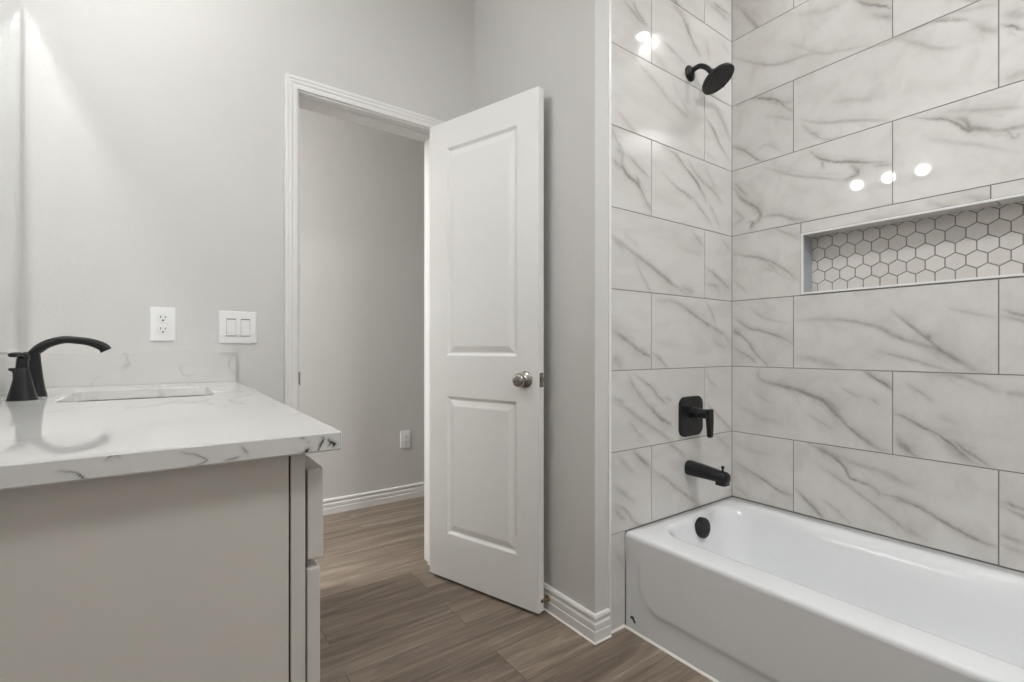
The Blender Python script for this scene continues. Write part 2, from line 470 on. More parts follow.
# traced vein patterns: (width, strength, points on the wall in metres)
VEINS_RIGHT=[(0.01,0.5,[(1.19,2.611),(1.135,2.533),(1.095,2.459),(1.076,2.435)]),
(0.006,0.9,[(0.726,2.358),(0.679,2.314),(0.634,2.28),(0.608,2.259)]),
(0.018,0.4,[(0.67,2.27),(0.608,2.223)]),
(0.018,0.25,[(0.936,2.421),(0.837,2.377),(0.746,2.364)]),
(0.006,0.45,[(1.204,2.376),(1.122,2.313),(1.032,2.262),(0.96,2.24),(0.88,2.229),(0.816,2.205)]),
(0.006,0.3,[(0.948,2.305),(0.88,2.244),(0.816,2.202),(0.736,2.179),(0.67,2.156)]),
(0.006,0.5,[(0.689,2.147),(0.634,2.141),(0.591,2.145),(0.549,2.144),(0.502,2.148),(0.456,2.136),(0.405,2.104)]),
(0.0035,0.7,[(0.486,2.143),(0.449,2.128),(0.405,2.104)]),
(0.01,0.35,[(0.591,2.145),(0.541,2.095),(0.486,2.055),(0.427,2.027)]),
(0.01,0.4,[(0.398,2.098),(0.364,2.051),(0.337,2.027)]),
(0.01,0.3,[(0.456,2.154),(0.385,2.135),(0.337,2.115)]),
(0.006,0.95,[(0.328,2.045),(0.305,2.023),(0.278,2.004)]),
(0.018,0.4,[(0.328,2.077),(0.293,2.061),(0.268,2.045)]),
(0.01,0.3,[(0.324,1.874),(0.293,1.877),(0.268,1.875)]),
(0.006,0.75,[(1.176,2.193),(1.122,2.152),(1.057,2.121),(1.007,2.097),(0.971,2.051),(0.946,2.025)]),
(0.01,0.4,[(1.044,2.107),(0.983,2.075),(0.942,2.064)]),
(0.006,0.65,[(1.204,1.964),(1.148,1.929),(1.095,1.875),(1.057,1.85)]),
(0.0035,0.4,[(1.19,2.141),(1.135,2.145)]),
(0.006,0.3,[(1.057,2.048),(0.983,2.007),(0.942,1.985)]),
(0.006,0.25,[(1.095,1.901),(1.044,1.922),(0.983,1.864)]),
(0.006,0.45,[(0.919,1.982),(0.837,1.932),(0.746,1.903),(0.67,1.879),(0.617,1.857)]),
(0.006,0.4,[(0.908,1.953),(0.869,1.903),(0.827,1.864),(0.765,1.848)]),
(0.01,0.25,[(0.796,2.003),(0.726,1.979),(0.652,1.953)]),
(0.006,0.8,[(0.875,1.834),(0.837,1.792),(0.785,1.766),(0.736,1.75),(0.698,1.734),(0.617,1.71)]),
(0.0035,0.6,[(0.837,1.786),(0.827,1.748)]),
(0.01,0.7,[(0.736,1.743),(0.712,1.707),(0.726,1.689),(0.751,1.683)]),
(0.006,0.45,[(1.07,1.828),(0.948,1.766),(0.837,1.722),(0.756,1.684)]),
(0.01,0.4,[(0.67,1.711),(0.608,1.695)]),
(0.01,0.5,[(1.204,1.802),(1.135,1.717)]),
(0.006,0.85,[(0.549,1.845),(0.486,1.816),(0.449,1.797),(0.427,1.771),(0.405,1.744),(0.391,1.741)]),
(0.01,0.55,[(0.449,1.802),(0.42,1.792),(0.398,1.755),(0.357,1.731),(0.318,1.718),(0.278,1.71),(0.256,1.703)]),
(0.006,0.5,[(0.318,1.716),(0.305,1.684),(0.286,1.691)]),
(0.01,0.35,[(0.471,1.827),(0.391,1.803),(0.324,1.781),(0.278,1.768)]),
(0.01,0.25,[(0.517,1.77),(0.456,1.728),(0.385,1.693),(0.293,1.635)]),
(0.01,0.65,[(1.204,1.777),(1.162,1.712),(1.095,1.65),(1.082,1.614),(1.115,1.576)]),
(0.01,0.5,[(1.082,1.614),(1.007,1.606),(0.948,1.578),(0.891,1.556)]),
(0.006,0.4,[(1.204,1.682),(1.162,1.626),(1.204,1.601)]),
(0.006,0.95,[(1.108,1.601),(1.122,1.575)]),
(0.006,0.4,[(1.019,1.55),(0.925,1.488)]),
(0.006,0.6,[(1.204,1.47),(1.122,1.446),(1.057,1.423),(0.983,1.369),(0.925,1.318)]),
(0.006,0.3,[(1.07,1.387),(1.007,1.359)]),
(0.006,0.3,[(1.204,1.351),(1.135,1.284)]),
(0.006,0.65,[(1.204,1.182),(1.135,1.132),(1.07,1.117),(1.007,1.09),(0.942,1.052)]),
(0.006,0.6,[(1.204,1.135),(1.148,1.08),(1.095,1.014),(1.044,0.957)]),
(0.01,0.6,[(1.201,1.119),(1.169,1.094)]),
(0.006,0.55,[(1.204,1.04),(1.135,1.001),(1.095,0.975)]),
(0.006,0.3,[(1.122,1.217),(1.057,1.168),(0.96,1.138)]),
(0.01,0.5,[(0.925,1.149),(0.837,1.15),(0.765,1.143),(0.698,1.127),(0.634,1.098),(0.583,1.07),(0.525,1.044),(0.471,1.024),(0.427,0.99),(0.391,0.967),(0.357,0.959)]),
(0.006,0.6,[(0.604,1.17),(0.558,1.126),(0.51,1.079),(0.471,1.029),(0.434,0.995)]),
(0.006,0.6,[(0.51,1.081),(0.498,1.069)]),
(0.006,0.5,[(0.643,1.023),(0.583,1.007),(0.517,0.983),(0.449,0.957)]),
(0.006,0.3,[(0.456,1.171),(0.405,1.153),(0.337,1.132)]),
(0.018,0.35,[(0.925,1.003),(0.848,0.981),(0.765,0.96)]),
(0.018,0.35,[(0.502,1.039),(0.441,1.0),(0.385,0.967)]),
(0.006,0.6,[(0.328,1.157),(0.278,1.132),(0.256,1.122)]),
(0.006,0.5,[(0.328,1.137),(0.278,1.114),(0.256,1.1)]),
(0.01,0.65,[(1.082,0.945),(1.07,0.9),(0.983,0.88),(0.902,0.861),(0.837,0.836),(0.796,0.799),(0.77,0.774),(0.736,0.733),(0.689,0.695),(0.643,0.665),(0.617,0.664)]),
(0.018,0.45,[(0.869,0.855),(0.806,0.816),(0.77,0.785)]),
(0.018,0.35,[(1.032,0.883),(0.925,0.865),(0.869,0.845)]),
(0.006,0.75,[(0.693,0.949),(0.661,0.927),(0.625,0.902),(0.602,0.877)]),
(0.018,0.3,[(0.643,0.928),(0.602,0.898)]),
(0.006,0.35,[(0.765,0.882),(0.726,0.862),(0.703,0.847)]),
(0.018,0.22,[(1.19,0.78),(1.082,0.738),(0.983,0.712)]),
(0.01,0.25,[(0.891,0.766),(0.796,0.719)]),
(0.01,0.2,[(1.108,0.839),(1.032,0.801)]),
(0.006,0.5,[(0.666,0.851),(0.652,0.836)]),
(0.018,0.35,[(0.726,0.723),(0.67,0.676)]),
(0.006,0.8,[(0.597,0.804),(0.566,0.792),(0.525,0.766),(0.486,0.746),(0.449,0.713),(0.413,0.68),(0.378,0.661)]),
(0.006,0.6,[(0.449,0.737),(0.413,0.709),(0.378,0.682),(0.351,0.66)]),
(0.018,0.4,[(0.471,0.729),(0.427,0.687),(0.391,0.665)]),
(0.006,0.6,[(0.595,0.736),(0.574,0.692),(0.541,0.667),(0.525,0.66)]),
(0.018,0.6,[(0.593,0.705),(0.558,0.669)]),
(0.01,0.35,[(0.566,0.911),(0.517,0.873),(0.494,0.86)]),
(0.01,0.4,[(0.51,0.949),(0.427,0.943),(0.378,0.922),(0.331,0.899)]),
(0.01,0.35,[(0.318,0.898),(0.278,0.892)]),
(0.01,0.2,[(0.486,0.806),(0.427,0.784)]),
(0.006,0.75,[(1.197,0.516),(1.135,0.489),(1.07,0.463),(1.007,0.433),(0.942,0.418)]),
(0.018,0.3,[(1.19,0.497),(1.082,0.454)]),
(0.006,0.3,[(1.197,0.402),(1.135,0.37)]),
(0.01,0.2,[(1.19,0.598),(1.108,0.579),(1.032,0.579)]),
(0.006,0.7,[(0.886,0.653),(0.827,0.628),(0.785,0.606),(0.756,0.578),(0.736,0.543),(0.689,0.531),(0.652,0.512),(0.643,0.493)]),
(0.018,0.4,[(0.869,0.644),(0.806,0.62),(0.765,0.593)]),
(0.018,0.4,[(0.785,0.623),(0.726,0.606),(0.652,0.593),(0.6,0.572),(0.549,0.552)]),
(0.006,0.75,[(0.643,0.504),(0.583,0.503),(0.525,0.482),(0.471,0.457),(0.434,0.434),(0.398,0.421),(0.364,0.411),(0.339,0.411)]),
(0.018,0.35,[(0.617,0.494),(0.549,0.491),(0.486,0.463)]),
(0.01,0.5,[(0.434,0.434),(0.385,0.416),(0.341,0.411)]),
(0.01,0.4,[(0.848,0.571),(0.785,0.532),(0.717,0.491),(0.652,0.453),(0.6,0.42),(0.566,0.393),(0.51,0.371)]),
(0.018,0.35,[(0.583,0.409),(0.51,0.376)]),
(0.01,0.55,[(0.933,0.457),(0.891,0.419),(0.848,0.377),(0.827,0.36)]),
(0.01,0.35,[(0.837,0.433),(0.785,0.412),(0.736,0.369)]),
(0.006,0.6,[(0.331,0.557),(0.305,0.551),(0.278,0.54),(0.256,0.533)]),
(0.006,0.5,[(0.331,0.544),(0.278,0.518),(0.256,0.506)]),
(0.01,0.4,[(0.331,0.452),(0.278,0.442)]),
(0.01,0.35,[(0.331,0.42),(0.278,0.415)])]
VEINS_END=[(0.01,0.55,[(1.385,2.328),(1.42,2.313),(1.456,2.298),(1.502,2.286)]),
(0.006,0.65,[(1.425,2.344),(1.456,2.322),(1.511,2.29)]),
(0.006,0.5,[(1.511,2.244),(1.535,2.226)]),
(0.006,0.7,[(1.678,2.438),(1.731,2.415),(1.774,2.373),(1.807,2.34),(1.841,2.312),(1.87,2.296)]),
(0.018,0.3,[(1.689,2.449),(1.752,2.411),(1.796,2.355)]),
(0.006,0.6,[(1.959,2.569),(2.021,2.567),(2.098,2.567)]),
(0.018,0.35,[(1.923,2.554),(2.008,2.548),(2.084,2.536)]),
(0.006,0.3,[(1.911,2.378),(1.935,2.305)]),
(0.006,0.3,[(2.033,2.41),(2.091,2.389)]),
(0.01,0.38,[(1.42,2.142),(1.511,2.102),(1.607,2.065),(1.668,2.027)]),
(0.01,0.35,[(1.559,2.274),(1.658,2.252),(1.752,2.228)]),
(0.018,0.2,[(1.539,2.197),(1.637,2.169)]),
(0.006,0.25,[(1.678,2.126),(1.71,2.084)]),
(0.01,0.35,[(1.911,2.16),(2.008,2.149),(2.059,2.143)]),
(0.01,0.3,[(1.335,1.911),(1.385,1.885),(1.474,1.832)]),
(0.01,0.38,[(1.658,2.043),(1.71,2.026),(1.774,2.006)]),
(0.006,0.35,[(1.731,2.065),(1.785,2.029)]),
(0.006,0.65,[(1.899,2.041),(1.959,2.009),(2.021,1.948),(2.098,1.896)]),
(0.018,0.4,[(1.959,2.12),(2.033,2.071),(2.098,1.996)]),
(0.006,0.25,[(1.905,1.893),(1.983,1.87)]),
(0.01,0.55,[(1.318,1.832),(1.351,1.789),(1.381,1.761)]),
(0.006,0.85,[(1.318,1.724),(1.368,1.706),(1.403,1.679),(1.456,1.66),(1.493,1.625),(1.516,1.589)]),
(0.018,0.4,[(1.326,1.726),(1.36,1.699)]),
(0.006,0.55,[(1.381,1.761),(1.368,1.724),(1.403,1.685),(1.456,1.672),(1.474,1.664)]),
(0.006,0.5,[(1.394,1.762),(1.456,1.732),(1.53,1.699)]),
(0.006,0.6,[(1.452,1.689),(1.465,1.662)]),
(0.01,0.45,[(1.335,1.773),(1.377,1.755)]),
(0.006,0.8,[(1.607,1.84),(1.689,1.828),(1.742,1.802),(1.785,1.772),(1.841,1.737),(1.887,1.699),(1.911,1.676)]),
(0.006,0.6,[(1.78,1.777),(1.83,1.755),(1.876,1.717)]),
(0.01,0.4,[(1.774,1.829),(1.864,1.768),(1.983,1.723),(2.033,1.69)]),
(0.006,0.45,[(1.607,1.74),(1.689,1.706),(1.774,1.684),(1.853,1.652)]),
(0.006,0.5,[(1.752,1.687),(1.807,1.664)]),
(0.01,0.25,[(1.911,1.819),(1.983,1.751)]),
(0.006,0.5,[(1.819,1.666),(1.887,1.624),(1.947,1.586)]),
(0.006,0.4,[(1.923,1.685),(1.971,1.631),(2.021,1.576)]),
(0.006,0.5,[(1.502,1.609),(1.535,1.578)]),
(0.01,0.55,[(1.318,1.444),(1.377,1.418),(1.438,1.39),(1.502,1.367),(1.578,1.338),(1.637,1.312),(1.71,1.285),(1.785,1.258)]),
(0.018,0.35,[(1.318,1.439),(1.377,1.406)]),
(0.01,0.4,[(1.627,1.317),(1.668,1.301)]),
(0.01,0.25,[(1.385,1.46),(1.456,1.428)]),
(0.006,0.4,[(1.443,1.381),(1.474,1.328),(1.511,1.283),(1.535,1.257)]),
(0.006,0.45,[(1.807,1.535),(1.841,1.509),(1.881,1.484)]),
(0.018,0.35,[(1.731,1.287),(1.819,1.274)]),
(0.018,0.18,[(1.71,1.459),(1.819,1.446),(1.881,1.44)]),
(0.01,0.5,[(1.899,1.388),(1.983,1.361),(2.059,1.326),(2.098,1.307)]),
(0.01,0.4,[(1.911,1.314),(2.008,1.315)]),
(0.006,0.4,[(1.959,1.318),(2.021,1.287)]),
(0.006,0.3,[(2.033,1.528),(2.098,1.487)]),
(0.01,0.65,[(1.318,1.097),(1.36,1.08),(1.42,1.052),(1.465,1.028),(1.53,1.004)]),
(0.006,0.7,[(1.465,1.022),(1.535,1.002)]),
(0.018,0.35,[(1.318,1.006),(1.368,0.97)]),
(0.006,0.6,[(1.549,1.016),(1.598,0.991),(1.637,0.959)]),
(0.01,0.55,[(1.578,1.226),(1.689,1.226),(1.774,1.198),(1.864,1.162),(1.959,1.124),(2.033,1.098),(2.098,1.063)]),
(0.006,0.4,[(1.911,1.239),(1.959,1.186),(1.989,1.132)]),
(0.01,0.3,[(1.959,1.076),(2.059,1.034)]),
(0.018,0.15,[(1.568,1.059),(1.71,1.047)]),
(0.01,0.5,[(1.403,0.935),(1.447,0.88),(1.493,0.835)]),
(0.006,0.6,[(1.429,0.94),(1.502,0.907),(1.568,0.868),(1.607,0.834),(1.637,0.807)]),
(0.006,0.45,[(1.318,0.86),(1.377,0.831)]),
(0.006,0.5,[(1.617,0.84),(1.668,0.824)]),
(0.006,0.4,[(1.911,0.939),(1.935,0.897),(1.996,0.863)]),
(0.01,0.45,[(1.318,0.84),(1.403,0.806),(1.465,0.771),(1.549,0.727),(1.637,0.675),(1.668,0.659)]),
(0.01,0.7,[(1.493,0.835),(1.549,0.789),(1.598,0.754),(1.658,0.727)]),
(0.006,0.6,[(1.578,0.762),(1.663,0.726)]),
(0.01,0.35,[(1.403,0.771),(1.456,0.718),(1.511,0.676)]),
(0.01,0.45,[(1.911,0.795),(1.983,0.749),(2.059,0.693),(2.111,0.66)]),
(0.01,0.4,[(1.343,0.644),(1.394,0.596),(1.429,0.567)]),
(0.01,0.6,[(1.429,0.65),(1.474,0.609),(1.535,0.564)]),
(0.006,0.6,[(1.637,0.656),(1.699,0.623),(1.758,0.583)]),
(0.006,0.55,[(1.549,0.556),(1.627,0.513),(1.699,0.463),(1.774,0.417),(1.841,0.372)]),
(0.01,0.5,[(1.731,0.438),(1.819,0.389)]),
(0.01,0.3,[(1.983,0.651),(2.098,0.575)]),
(0.01,0.35,[(1.318,0.533),(1.377,0.494),(1.438,0.448)]),
(0.006,0.6,[(1.33,0.465),(1.388,0.428),(1.438,0.371),(1.521,0.333)]),
(0.01,0.4,[(1.321,0.454),(1.388,0.395)]),
(0.01,0.25,[(1.33,0.309),(1.378,0.219)])]
VEINS_EDGE=[(0.0016,1,[(0.185,0.896),(0.188,0.9),(0.191,0.9),(0.195,0.898)]),
(0.001,0.7,[(0.188,0.9),(0.184,0.906)]),
(0.0012,1,[(0.195,0.898),(0.193,0.895)]),
(0.0011,0.8,[(0.175,0.91),(0.179,0.908),(0.178,0.903),(0.175,0.897),(0.172,0.889),(0.168,0.887),(0.164,0.886)]),
(0.002,0.95,[(0.148,0.887),(0.152,0.889),(0.155,0.891),(0.159,0.894)]),
(0.0012,0.4,[(0.148,0.911),(0.154,0.91)]),
(0.001,0.4,[(0.158,0.904),(0.159,0.905)]),
(0.0014,0.6,[(-0.095,0.902),(-0.082,0.898),(-0.075,0.891),(-0.066,0.887),(-0.048,0.887),(-0.026,0.888)]),
(0.0014,0.5,[(-0.057,0.908),(-0.051,0.914),(-0.045,0.911)]),
(0.001,0.45,[(0.011,0.909),(0.029,0.903),(0.04,0.895),(0.029,0.89),(0.018,0.89)]),
(0.0016,0.45,[(0.059,0.893),(0.074,0.895)]),
(0.0012,0.45,[(0.078,0.908),(0.084,0.898)])]

# ------------------------------------------------------------------ setting: shell
bm = box(-1.6, 3.4, Y_FRONT - .1, 3.3, -0.1, 0.0)
struct(obj('floor', bm, 'floor'), 'brown wood look plank floor running from the bathroom into the hall', 'floor')
bm = box(-1.6, 3.4, Y_FRONT - .1, 3.3, CEIL, CEIL + .1)
struct(obj('ceiling', bm, 'ceiling'), 'flat white ceiling over bathroom and hall', 'ceiling')
bm = box(X_LEFT - .12, X_LEFT, Y_FRONT, Y_BACK, 0, CEIL)
struct(obj('wall_left', bm, 'wall'), 'greige painted wall carrying the vanity mirror', 'wall')

OPEN_X0, OPEN_X1, OPEN_Z = 0.421, 1.0235, 2.0475
JT = 0.017
bm = bmesh.new()
add_box(bm, -1.6, OPEN_X0 - JT, Y_BACK, Y_JAMB, 0, CEIL)
add_box(bm, OPEN_X1 + JT, 3.4, Y_BACK, Y_JAMB, 0, CEIL)
add_box(bm, OPEN_X0 - JT, OPEN_X1 + JT, Y_BACK, Y_JAMB, OPEN_Z + JT, CEIL)
struct(obj('wall_back', bm, 'wall'), 'greige painted wall with the door opening, outlet and switches', 'wall')
bm = box(X_PART, 2.4, Y_END + .0022, Y_BACK, 0, CEIL)
struct(obj('wall_partition', bm, 'wall'), 'narrow greige painted wall behind the open white door', 'wall')
bm = box(-1.6, 3.4, Y_HALL, Y_HALL + .12, 0, CEIL)
add_box(bm, -1.6, -1.5, Y_JAMB, Y_HALL, 0, CEIL); add_box(bm, 3.3, 3.4, Y_JAMB, Y_HALL, 0, CEIL)
struct(obj('wall_hall', bm, 'wall'), 'greige painted hall wall seen through the door opening', 'wall')
bm = box(X_LEFT - .12, 2.4, Y_FRONT - .1, Y_FRONT, 0, CEIL)
struct(obj('wall_front', bm, 'wall'), 'greige painted wall behind the viewer', 'wall')
bm = box(1.30, 2.4, -.45, -.318, 0, CEIL)
struct(obj('wall_alcove', bm, 'wall'), 'painted wall closing the far foot of the tub alcove', 'wall')

# ------------------------------------------------------------------ tiled walls
GW = 0.0034     # joint width

def tile_mesh(name, pieces, to3, veins, step, grout_rects, depth=0.0018, seed=1, extra=None):
    """tiles as raised grids (one mesh per wall) above grout rectangles; to3(a, b, d) -> xyz with d = depth behind the face"""
    rnd = random.Random(seed)
    V, F, MI, vein, sd = [], [], [], [], []
    nv = 0
    cent = [(np.mean([p[0] for p in v[2]]), np.mean([p[1] for p in v[2]])) for v in veins]
    for a0, a1, b0, b1 in pieces:
        g = GW / 2
        x0, x1, y0, y1 = a0 + g, a1 - g, b0 + g, b1 - g
        if x1 - x0 < .004 or y1 - y0 < .004: continue
        na = max(2, int(math.ceil((x1 - x0) / step)) + 1); nb = max(2, int(math.ceil((y1 - y0) / step)) + 1)
        A, B = np.meshgrid(np.linspace(x0, x1, na), np.linspace(y0, y1, nb), indexing='ij')
        A, B = A.ravel(), B.ravel()
        mine = [v for v, c in zip(veins, cent) if a0 <= c[0] <= a1 and b0 <= c[1] <= b1]
        own = list(mine)
        if not own:
            for q in range(rnd.randint(2, 4)):
                sx = rnd.uniform(a0, a1); sy = rnd.uniform(b0, b1); L = rnd.uniform(.15, .4); s = rnd.choice((-1, -1, -1, 1))
                sgn = -1 if extra == 'y' else 1
                pts = [(sx + sgn * L * t + rnd.uniform(-.012, .012), sy - L * t * .55 * abs(s) + rnd.uniform(-.015, .015)) for t in (0, .25, .5, .75, 1)]
                own.append((rnd.choice((.006, .010, .016)), rnd.uniform(.3, .7), pts))
        f = vein_field(A, B, own, seed=rnd.randint(0, 9999))
        idx = np.arange(na * nb).reshape(na, nb) + nv
        V += [to3(a, b, 0) for a, b in zip(A, B)]
        s = rnd.uniform(0, 40)
        vein += list(f); sd += [s] * len(A)
        q = np.stack([idx[:-1, :-1], idx[1:, :-1], idx[1:, 1:], idx[:-1, 1:]], -1).reshape(-1, 4)
        F += q.tolist(); MI += [0] * len(q)
        nv += len(A)
        # skirt down to the grout
        ring = list(idx[:, 0]) + list(idx[-1, 1:]) + list(idx[-2::-1, -1]) + list(idx[0, -2:0:-1])
        back = list(range(nv, nv + len(ring)))
        for r in ring:
            a, b = A[r - idx[0, 0]], B[r - idx[0, 0]]
            V.append(to3(a, b, depth + .0004)); vein.append(f[r - idx[0, 0]] * .5); sd.append(s)
        nv += len(ring)
        for i in range(len(ring)):
            j = (i + 1) % len(ring)
            F.append([ring[i], ring[j], back[j], back[i]]); MI.append(0)
    for a0, a1, b0, b1 in grout_rects:
        V += [to3(a0, b0, depth), to3(a1, b0, depth), to3(a1, b1, depth), to3(a0, b1, depth)]
        F.append([nv, nv + 1, nv + 2, nv + 3]); MI.append(1); nv += 4
        vein += [0] * 4; sd += [0] * 4
    me = bpy.data.meshes.new(name)
    me.from_pydata([tuple(map(float, v)) for v in V], [], F)
    me.materials.append(M['tile']); me.materials.append(M['grout'])
    me.polygons.foreach_set('material_index', MI)
    for nm, arr in (('vein', vein), ('tile_seed', sd)):
        at = me.attributes.new(nm, 'FLOAT', 'POINT'); at.data.foreach_set('value', np.array(arr, dtype=np.float32))
    me.update()
    return link(name, me, None)

def rows():
    for kk in range(-4, 7):
        b0, b1 = Z0 + kk * ROW, Z0 + (kk + 1) * ROW
        yield kk, max(b0, 0.004), min(b1, CEIL)

TRIM_X = 1.3105
TUB_X0, TUB_X1, TUB_Y0, TUB_Y1, RIM = 1.382, 2.1135, -.316, 1.2068, .3525
N_Y0, N_Y1, N_Z0, N_Z1, N_D = 0.03, 0.911, 1.2555, 1.5065, 0.086   # wall niche

pieces = []
for kk, b0, b1 in rows():
    if b1 < .01: continue
    xj = 1.539 if kk % 2 == 0 else 1.898
    if kk == -3:
        pieces.append((TRIM_X, TUB_X0 + .004, .004, b1))
    if kk <= -3: continue
    pieces += [(TRIM_X, xj, b0, b1), (xj, X_RIGHT, b0, b1)]
o = tile_mesh('wall_end', pieces, lambda a, b, d: (a, Y_END + d, b), VEINS_END, .0065, [(TRIM_X - .004, X_RIGHT + .003, 0, CEIL)], seed=4, extra='x')
struct(o, 'marble look tiled wall with the shower head, valve and tub spout', 'tiled wall')

pieces = []
ALC = -.318
def cut(y_list, b0, b1):
    ys = [X for X in y_list]
    return [(ys[i + 1], ys[i], b0, b1) for i in range(len(ys) - 1)]
for kk, b0, b1 in rows():
    if kk <= -3: continue
    A_ = [Y_END, .604, -.003, ALC]; B_ = [Y_END, .940, .333, -.274, ALC]
    if kk == 1:
        pieces.append((N_Y1, Y_END, b0, b1))
        pieces += [(.351, N_Y1, N_Z1, b1), (N_Y0, .351, N_Z1, b1)]
        pieces.append((ALC, N_Y0, b0, b1)); continue
    pieces += cut({-2: B_, -1: A_, 0: B_, 2: A_, 3: B_, 4: A_, 5: B_, 6: A_}[kk], b0, b1)
gr = [(ALC, N_Y0, 0, CEIL), (N_Y1, Y_END + .003, 0, CEIL), (N_Y0, N_Y1, 0, N_Z0), (N_Y0, N_Y1, N_Z1, CEIL)]
wall_right = tile_mesh('wall_right', pieces, lambda a, b, d: (X_RIGHT + d, a, b), VEINS_RIGHT, .0065, gr, seed=11, extra='y')
struct(wall_right, 'marble look tiled long wall beside the tub with a recessed niche', 'tiled wall')
bm = box(X_RIGHT + .13, X_RIGHT + .25, Y_FRONT, Y_BACK, 0, CEIL)
add_box(bm, X_RIGHT, X_RIGHT + .13, Y_FRONT, -.45, 0, CEIL)
struct(obj('wall_outer', bm, 'wall'), 'painted wall carrying the long tiled wall', 'wall')

# niche: white edging, tiled returns, hexagon mosaic
bm = bmesh.new()
ed = .0075
for y0, y1, z0, z1 in ((N_Y0, N_Y1, N_Z0, N_Z0 + ed), (N_Y0, N_Y1, N_Z1 - ed, N_Z1), (N_Y1 - ed, N_Y1, N_Z0 + ed, N_Z1 - ed), (N_Y0, N_Y0 + ed, N_Z0 + ed, N_Z1 - ed)):
    add_box(bm, X_RIGHT - .0022, X_RIGHT + .010, y0, y1, z0, z1, .0012)
obj('trim_niche', bm, 'edging', wall_right)
bm = bmesh.new()
add_box(bm, X_RIGHT + .010, X_RIGHT + N_D + .01, N_Y0, N_Y1, N_Z0, N_Z0 + .006)
add_box(bm, X_RIGHT + .010, X_RIGHT + N_D + .01, N_Y0, .3395, N_Z1 - .006, N_Z1)
add_box(bm, X_RIGHT + .010, X_RIGHT + N_D + .01, .3425, N_Y1, N_Z1 - .006, N_Z1)
obj('niche_shelf', bm, 'tile', wall_right)
bm = box(X_RIGHT + .010, X_RIGHT + N_D + .01, N_Y1 - .006, N_Y1, N_Z0 + .006, N_Z1 - .006)
add_box(bm, X_RIGHT + .010, X_RIGHT + N_D + .01, N_Y0, N_Y0 + .006, N_Z0 + .006, N_Z1 - .006)
obj('niche_side', bm, 'return', wall_right)

def clip_poly(poly, a0, a1, b0, b1):
    for ax, lim, sg in ((0, a0, 1), (0, a1, -1), (1, b0, 1), (1, b1, -1)):
        out = []
        for i in range(len(poly)):
            p, q = poly[i], poly[(i + 1) % len(poly)]
            ip, iq = sg * (p[ax] - lim) >= 0, sg * (q[ax] - lim) >= 0
            if ip: out.append(p)
            if ip != iq:
                t = (lim - p[ax]) / (q[ax] - p[ax]); out.append((p[0] + t * (q[0] - p[0]), p[1] + t * (q[1] - p[1])))
        poly = out
        if len(poly) < 3: return []
    return poly
PITCH = .0538
V, F, MI, SD = [], [], [], []
rnd = random.Random(3)
y0, y1, z0, z1 = N_Y0 + .0065, N_Y1 - .0065, N_Z0 + .0065, N_Z1 - .0065
xb = X_RIGHT + N_D
V += [(xb + .0016, y0, z0), (xb + .0016, y1, z0), (xb + .0016, y1, z1), (xb + .0016, y0, z1)]; F.append([0, 1, 2, 3]); MI.append(1); SD += [0] * 4
HEX_Z, HEX_Y = 1.4735, .883 - PITCH / 2
for r in range(-6, 4):
    zc = HEX_Z + r * PITCH * .866
    for c in range(-2, 20):
        yc = HEX_Y - (c + (r % 2) * .5) * PITCH
        R_ = (PITCH - .0036) / math.sqrt(3)
        pl = clip_poly([(yc + R_ * math.sin(math.pi / 3 * i), zc + R_ * math.cos(math.pi / 3 * i)) for i in range(6)], y0, y1, z0, z1)
        if not pl: continue
        n0 = len(V); n = len(pl); s = rnd.random()
        V += [(xb, a, b) for a, b in pl] + [(xb + .0018, a, b) for a, b in pl]; SD += [s] * (2 * n)
        F.append(list(range(n0, n0 + n))); MI.append(0)
        for i in range(n):
            j = (i + 1) % n
            F.append([n0 + i, n0 + j, n0 + n + j, n0 + n + i]); MI.append(0)
me = bpy.data.meshes.new('niche_mosaic')
me.from_pydata(V, [], F); me.materials.append(M['hex']); me.materials.append(M['grout'])
me.polygons.foreach_set('material_index', MI)
at = me.attributes.new('tile_seed', 'FLOAT', 'POINT'); at.data.foreach_set('value', np.array(SD, dtype=np.float32))
o = link('niche_mosaic', me, None, wall_right); o['label'] = 'pale matte hexagon mosaic with grey grout'

# tile edging and caulk
bm = box(1.2965, TRIM_X - .0005, Y_END - .0025, Y_END + .004, 0.002, CEIL, .001)
struct(obj('trim_1', bm, 'edging'), 'thin white vertical metal edging where painted wall meets marble tile', 'tile edging')
bm = bmesh.new()
cau = [(0, 0), (.006, 0), (.0045, .003), (.0015, .006), (0, .007)]
run_profile(bm, [(1.2965, Y_END - .0005), (TUB_X0, Y_END - .0005), (TUB_X0, TUB_Y0)], cau, -1)
run_profile(bm, [(X_PART - .015, Y_BACK - .02), (X_PART - .015, Y_END - .0128), (1.2955, Y_END - .0128)], [(0, 0), (.005, 0), (.003, .002), (0, .005)], -1)
struct(obj('trim_2', bm, 'caulk'), 'white caulk bead along the floor below tub, tile and baseboard', 'caulk line')

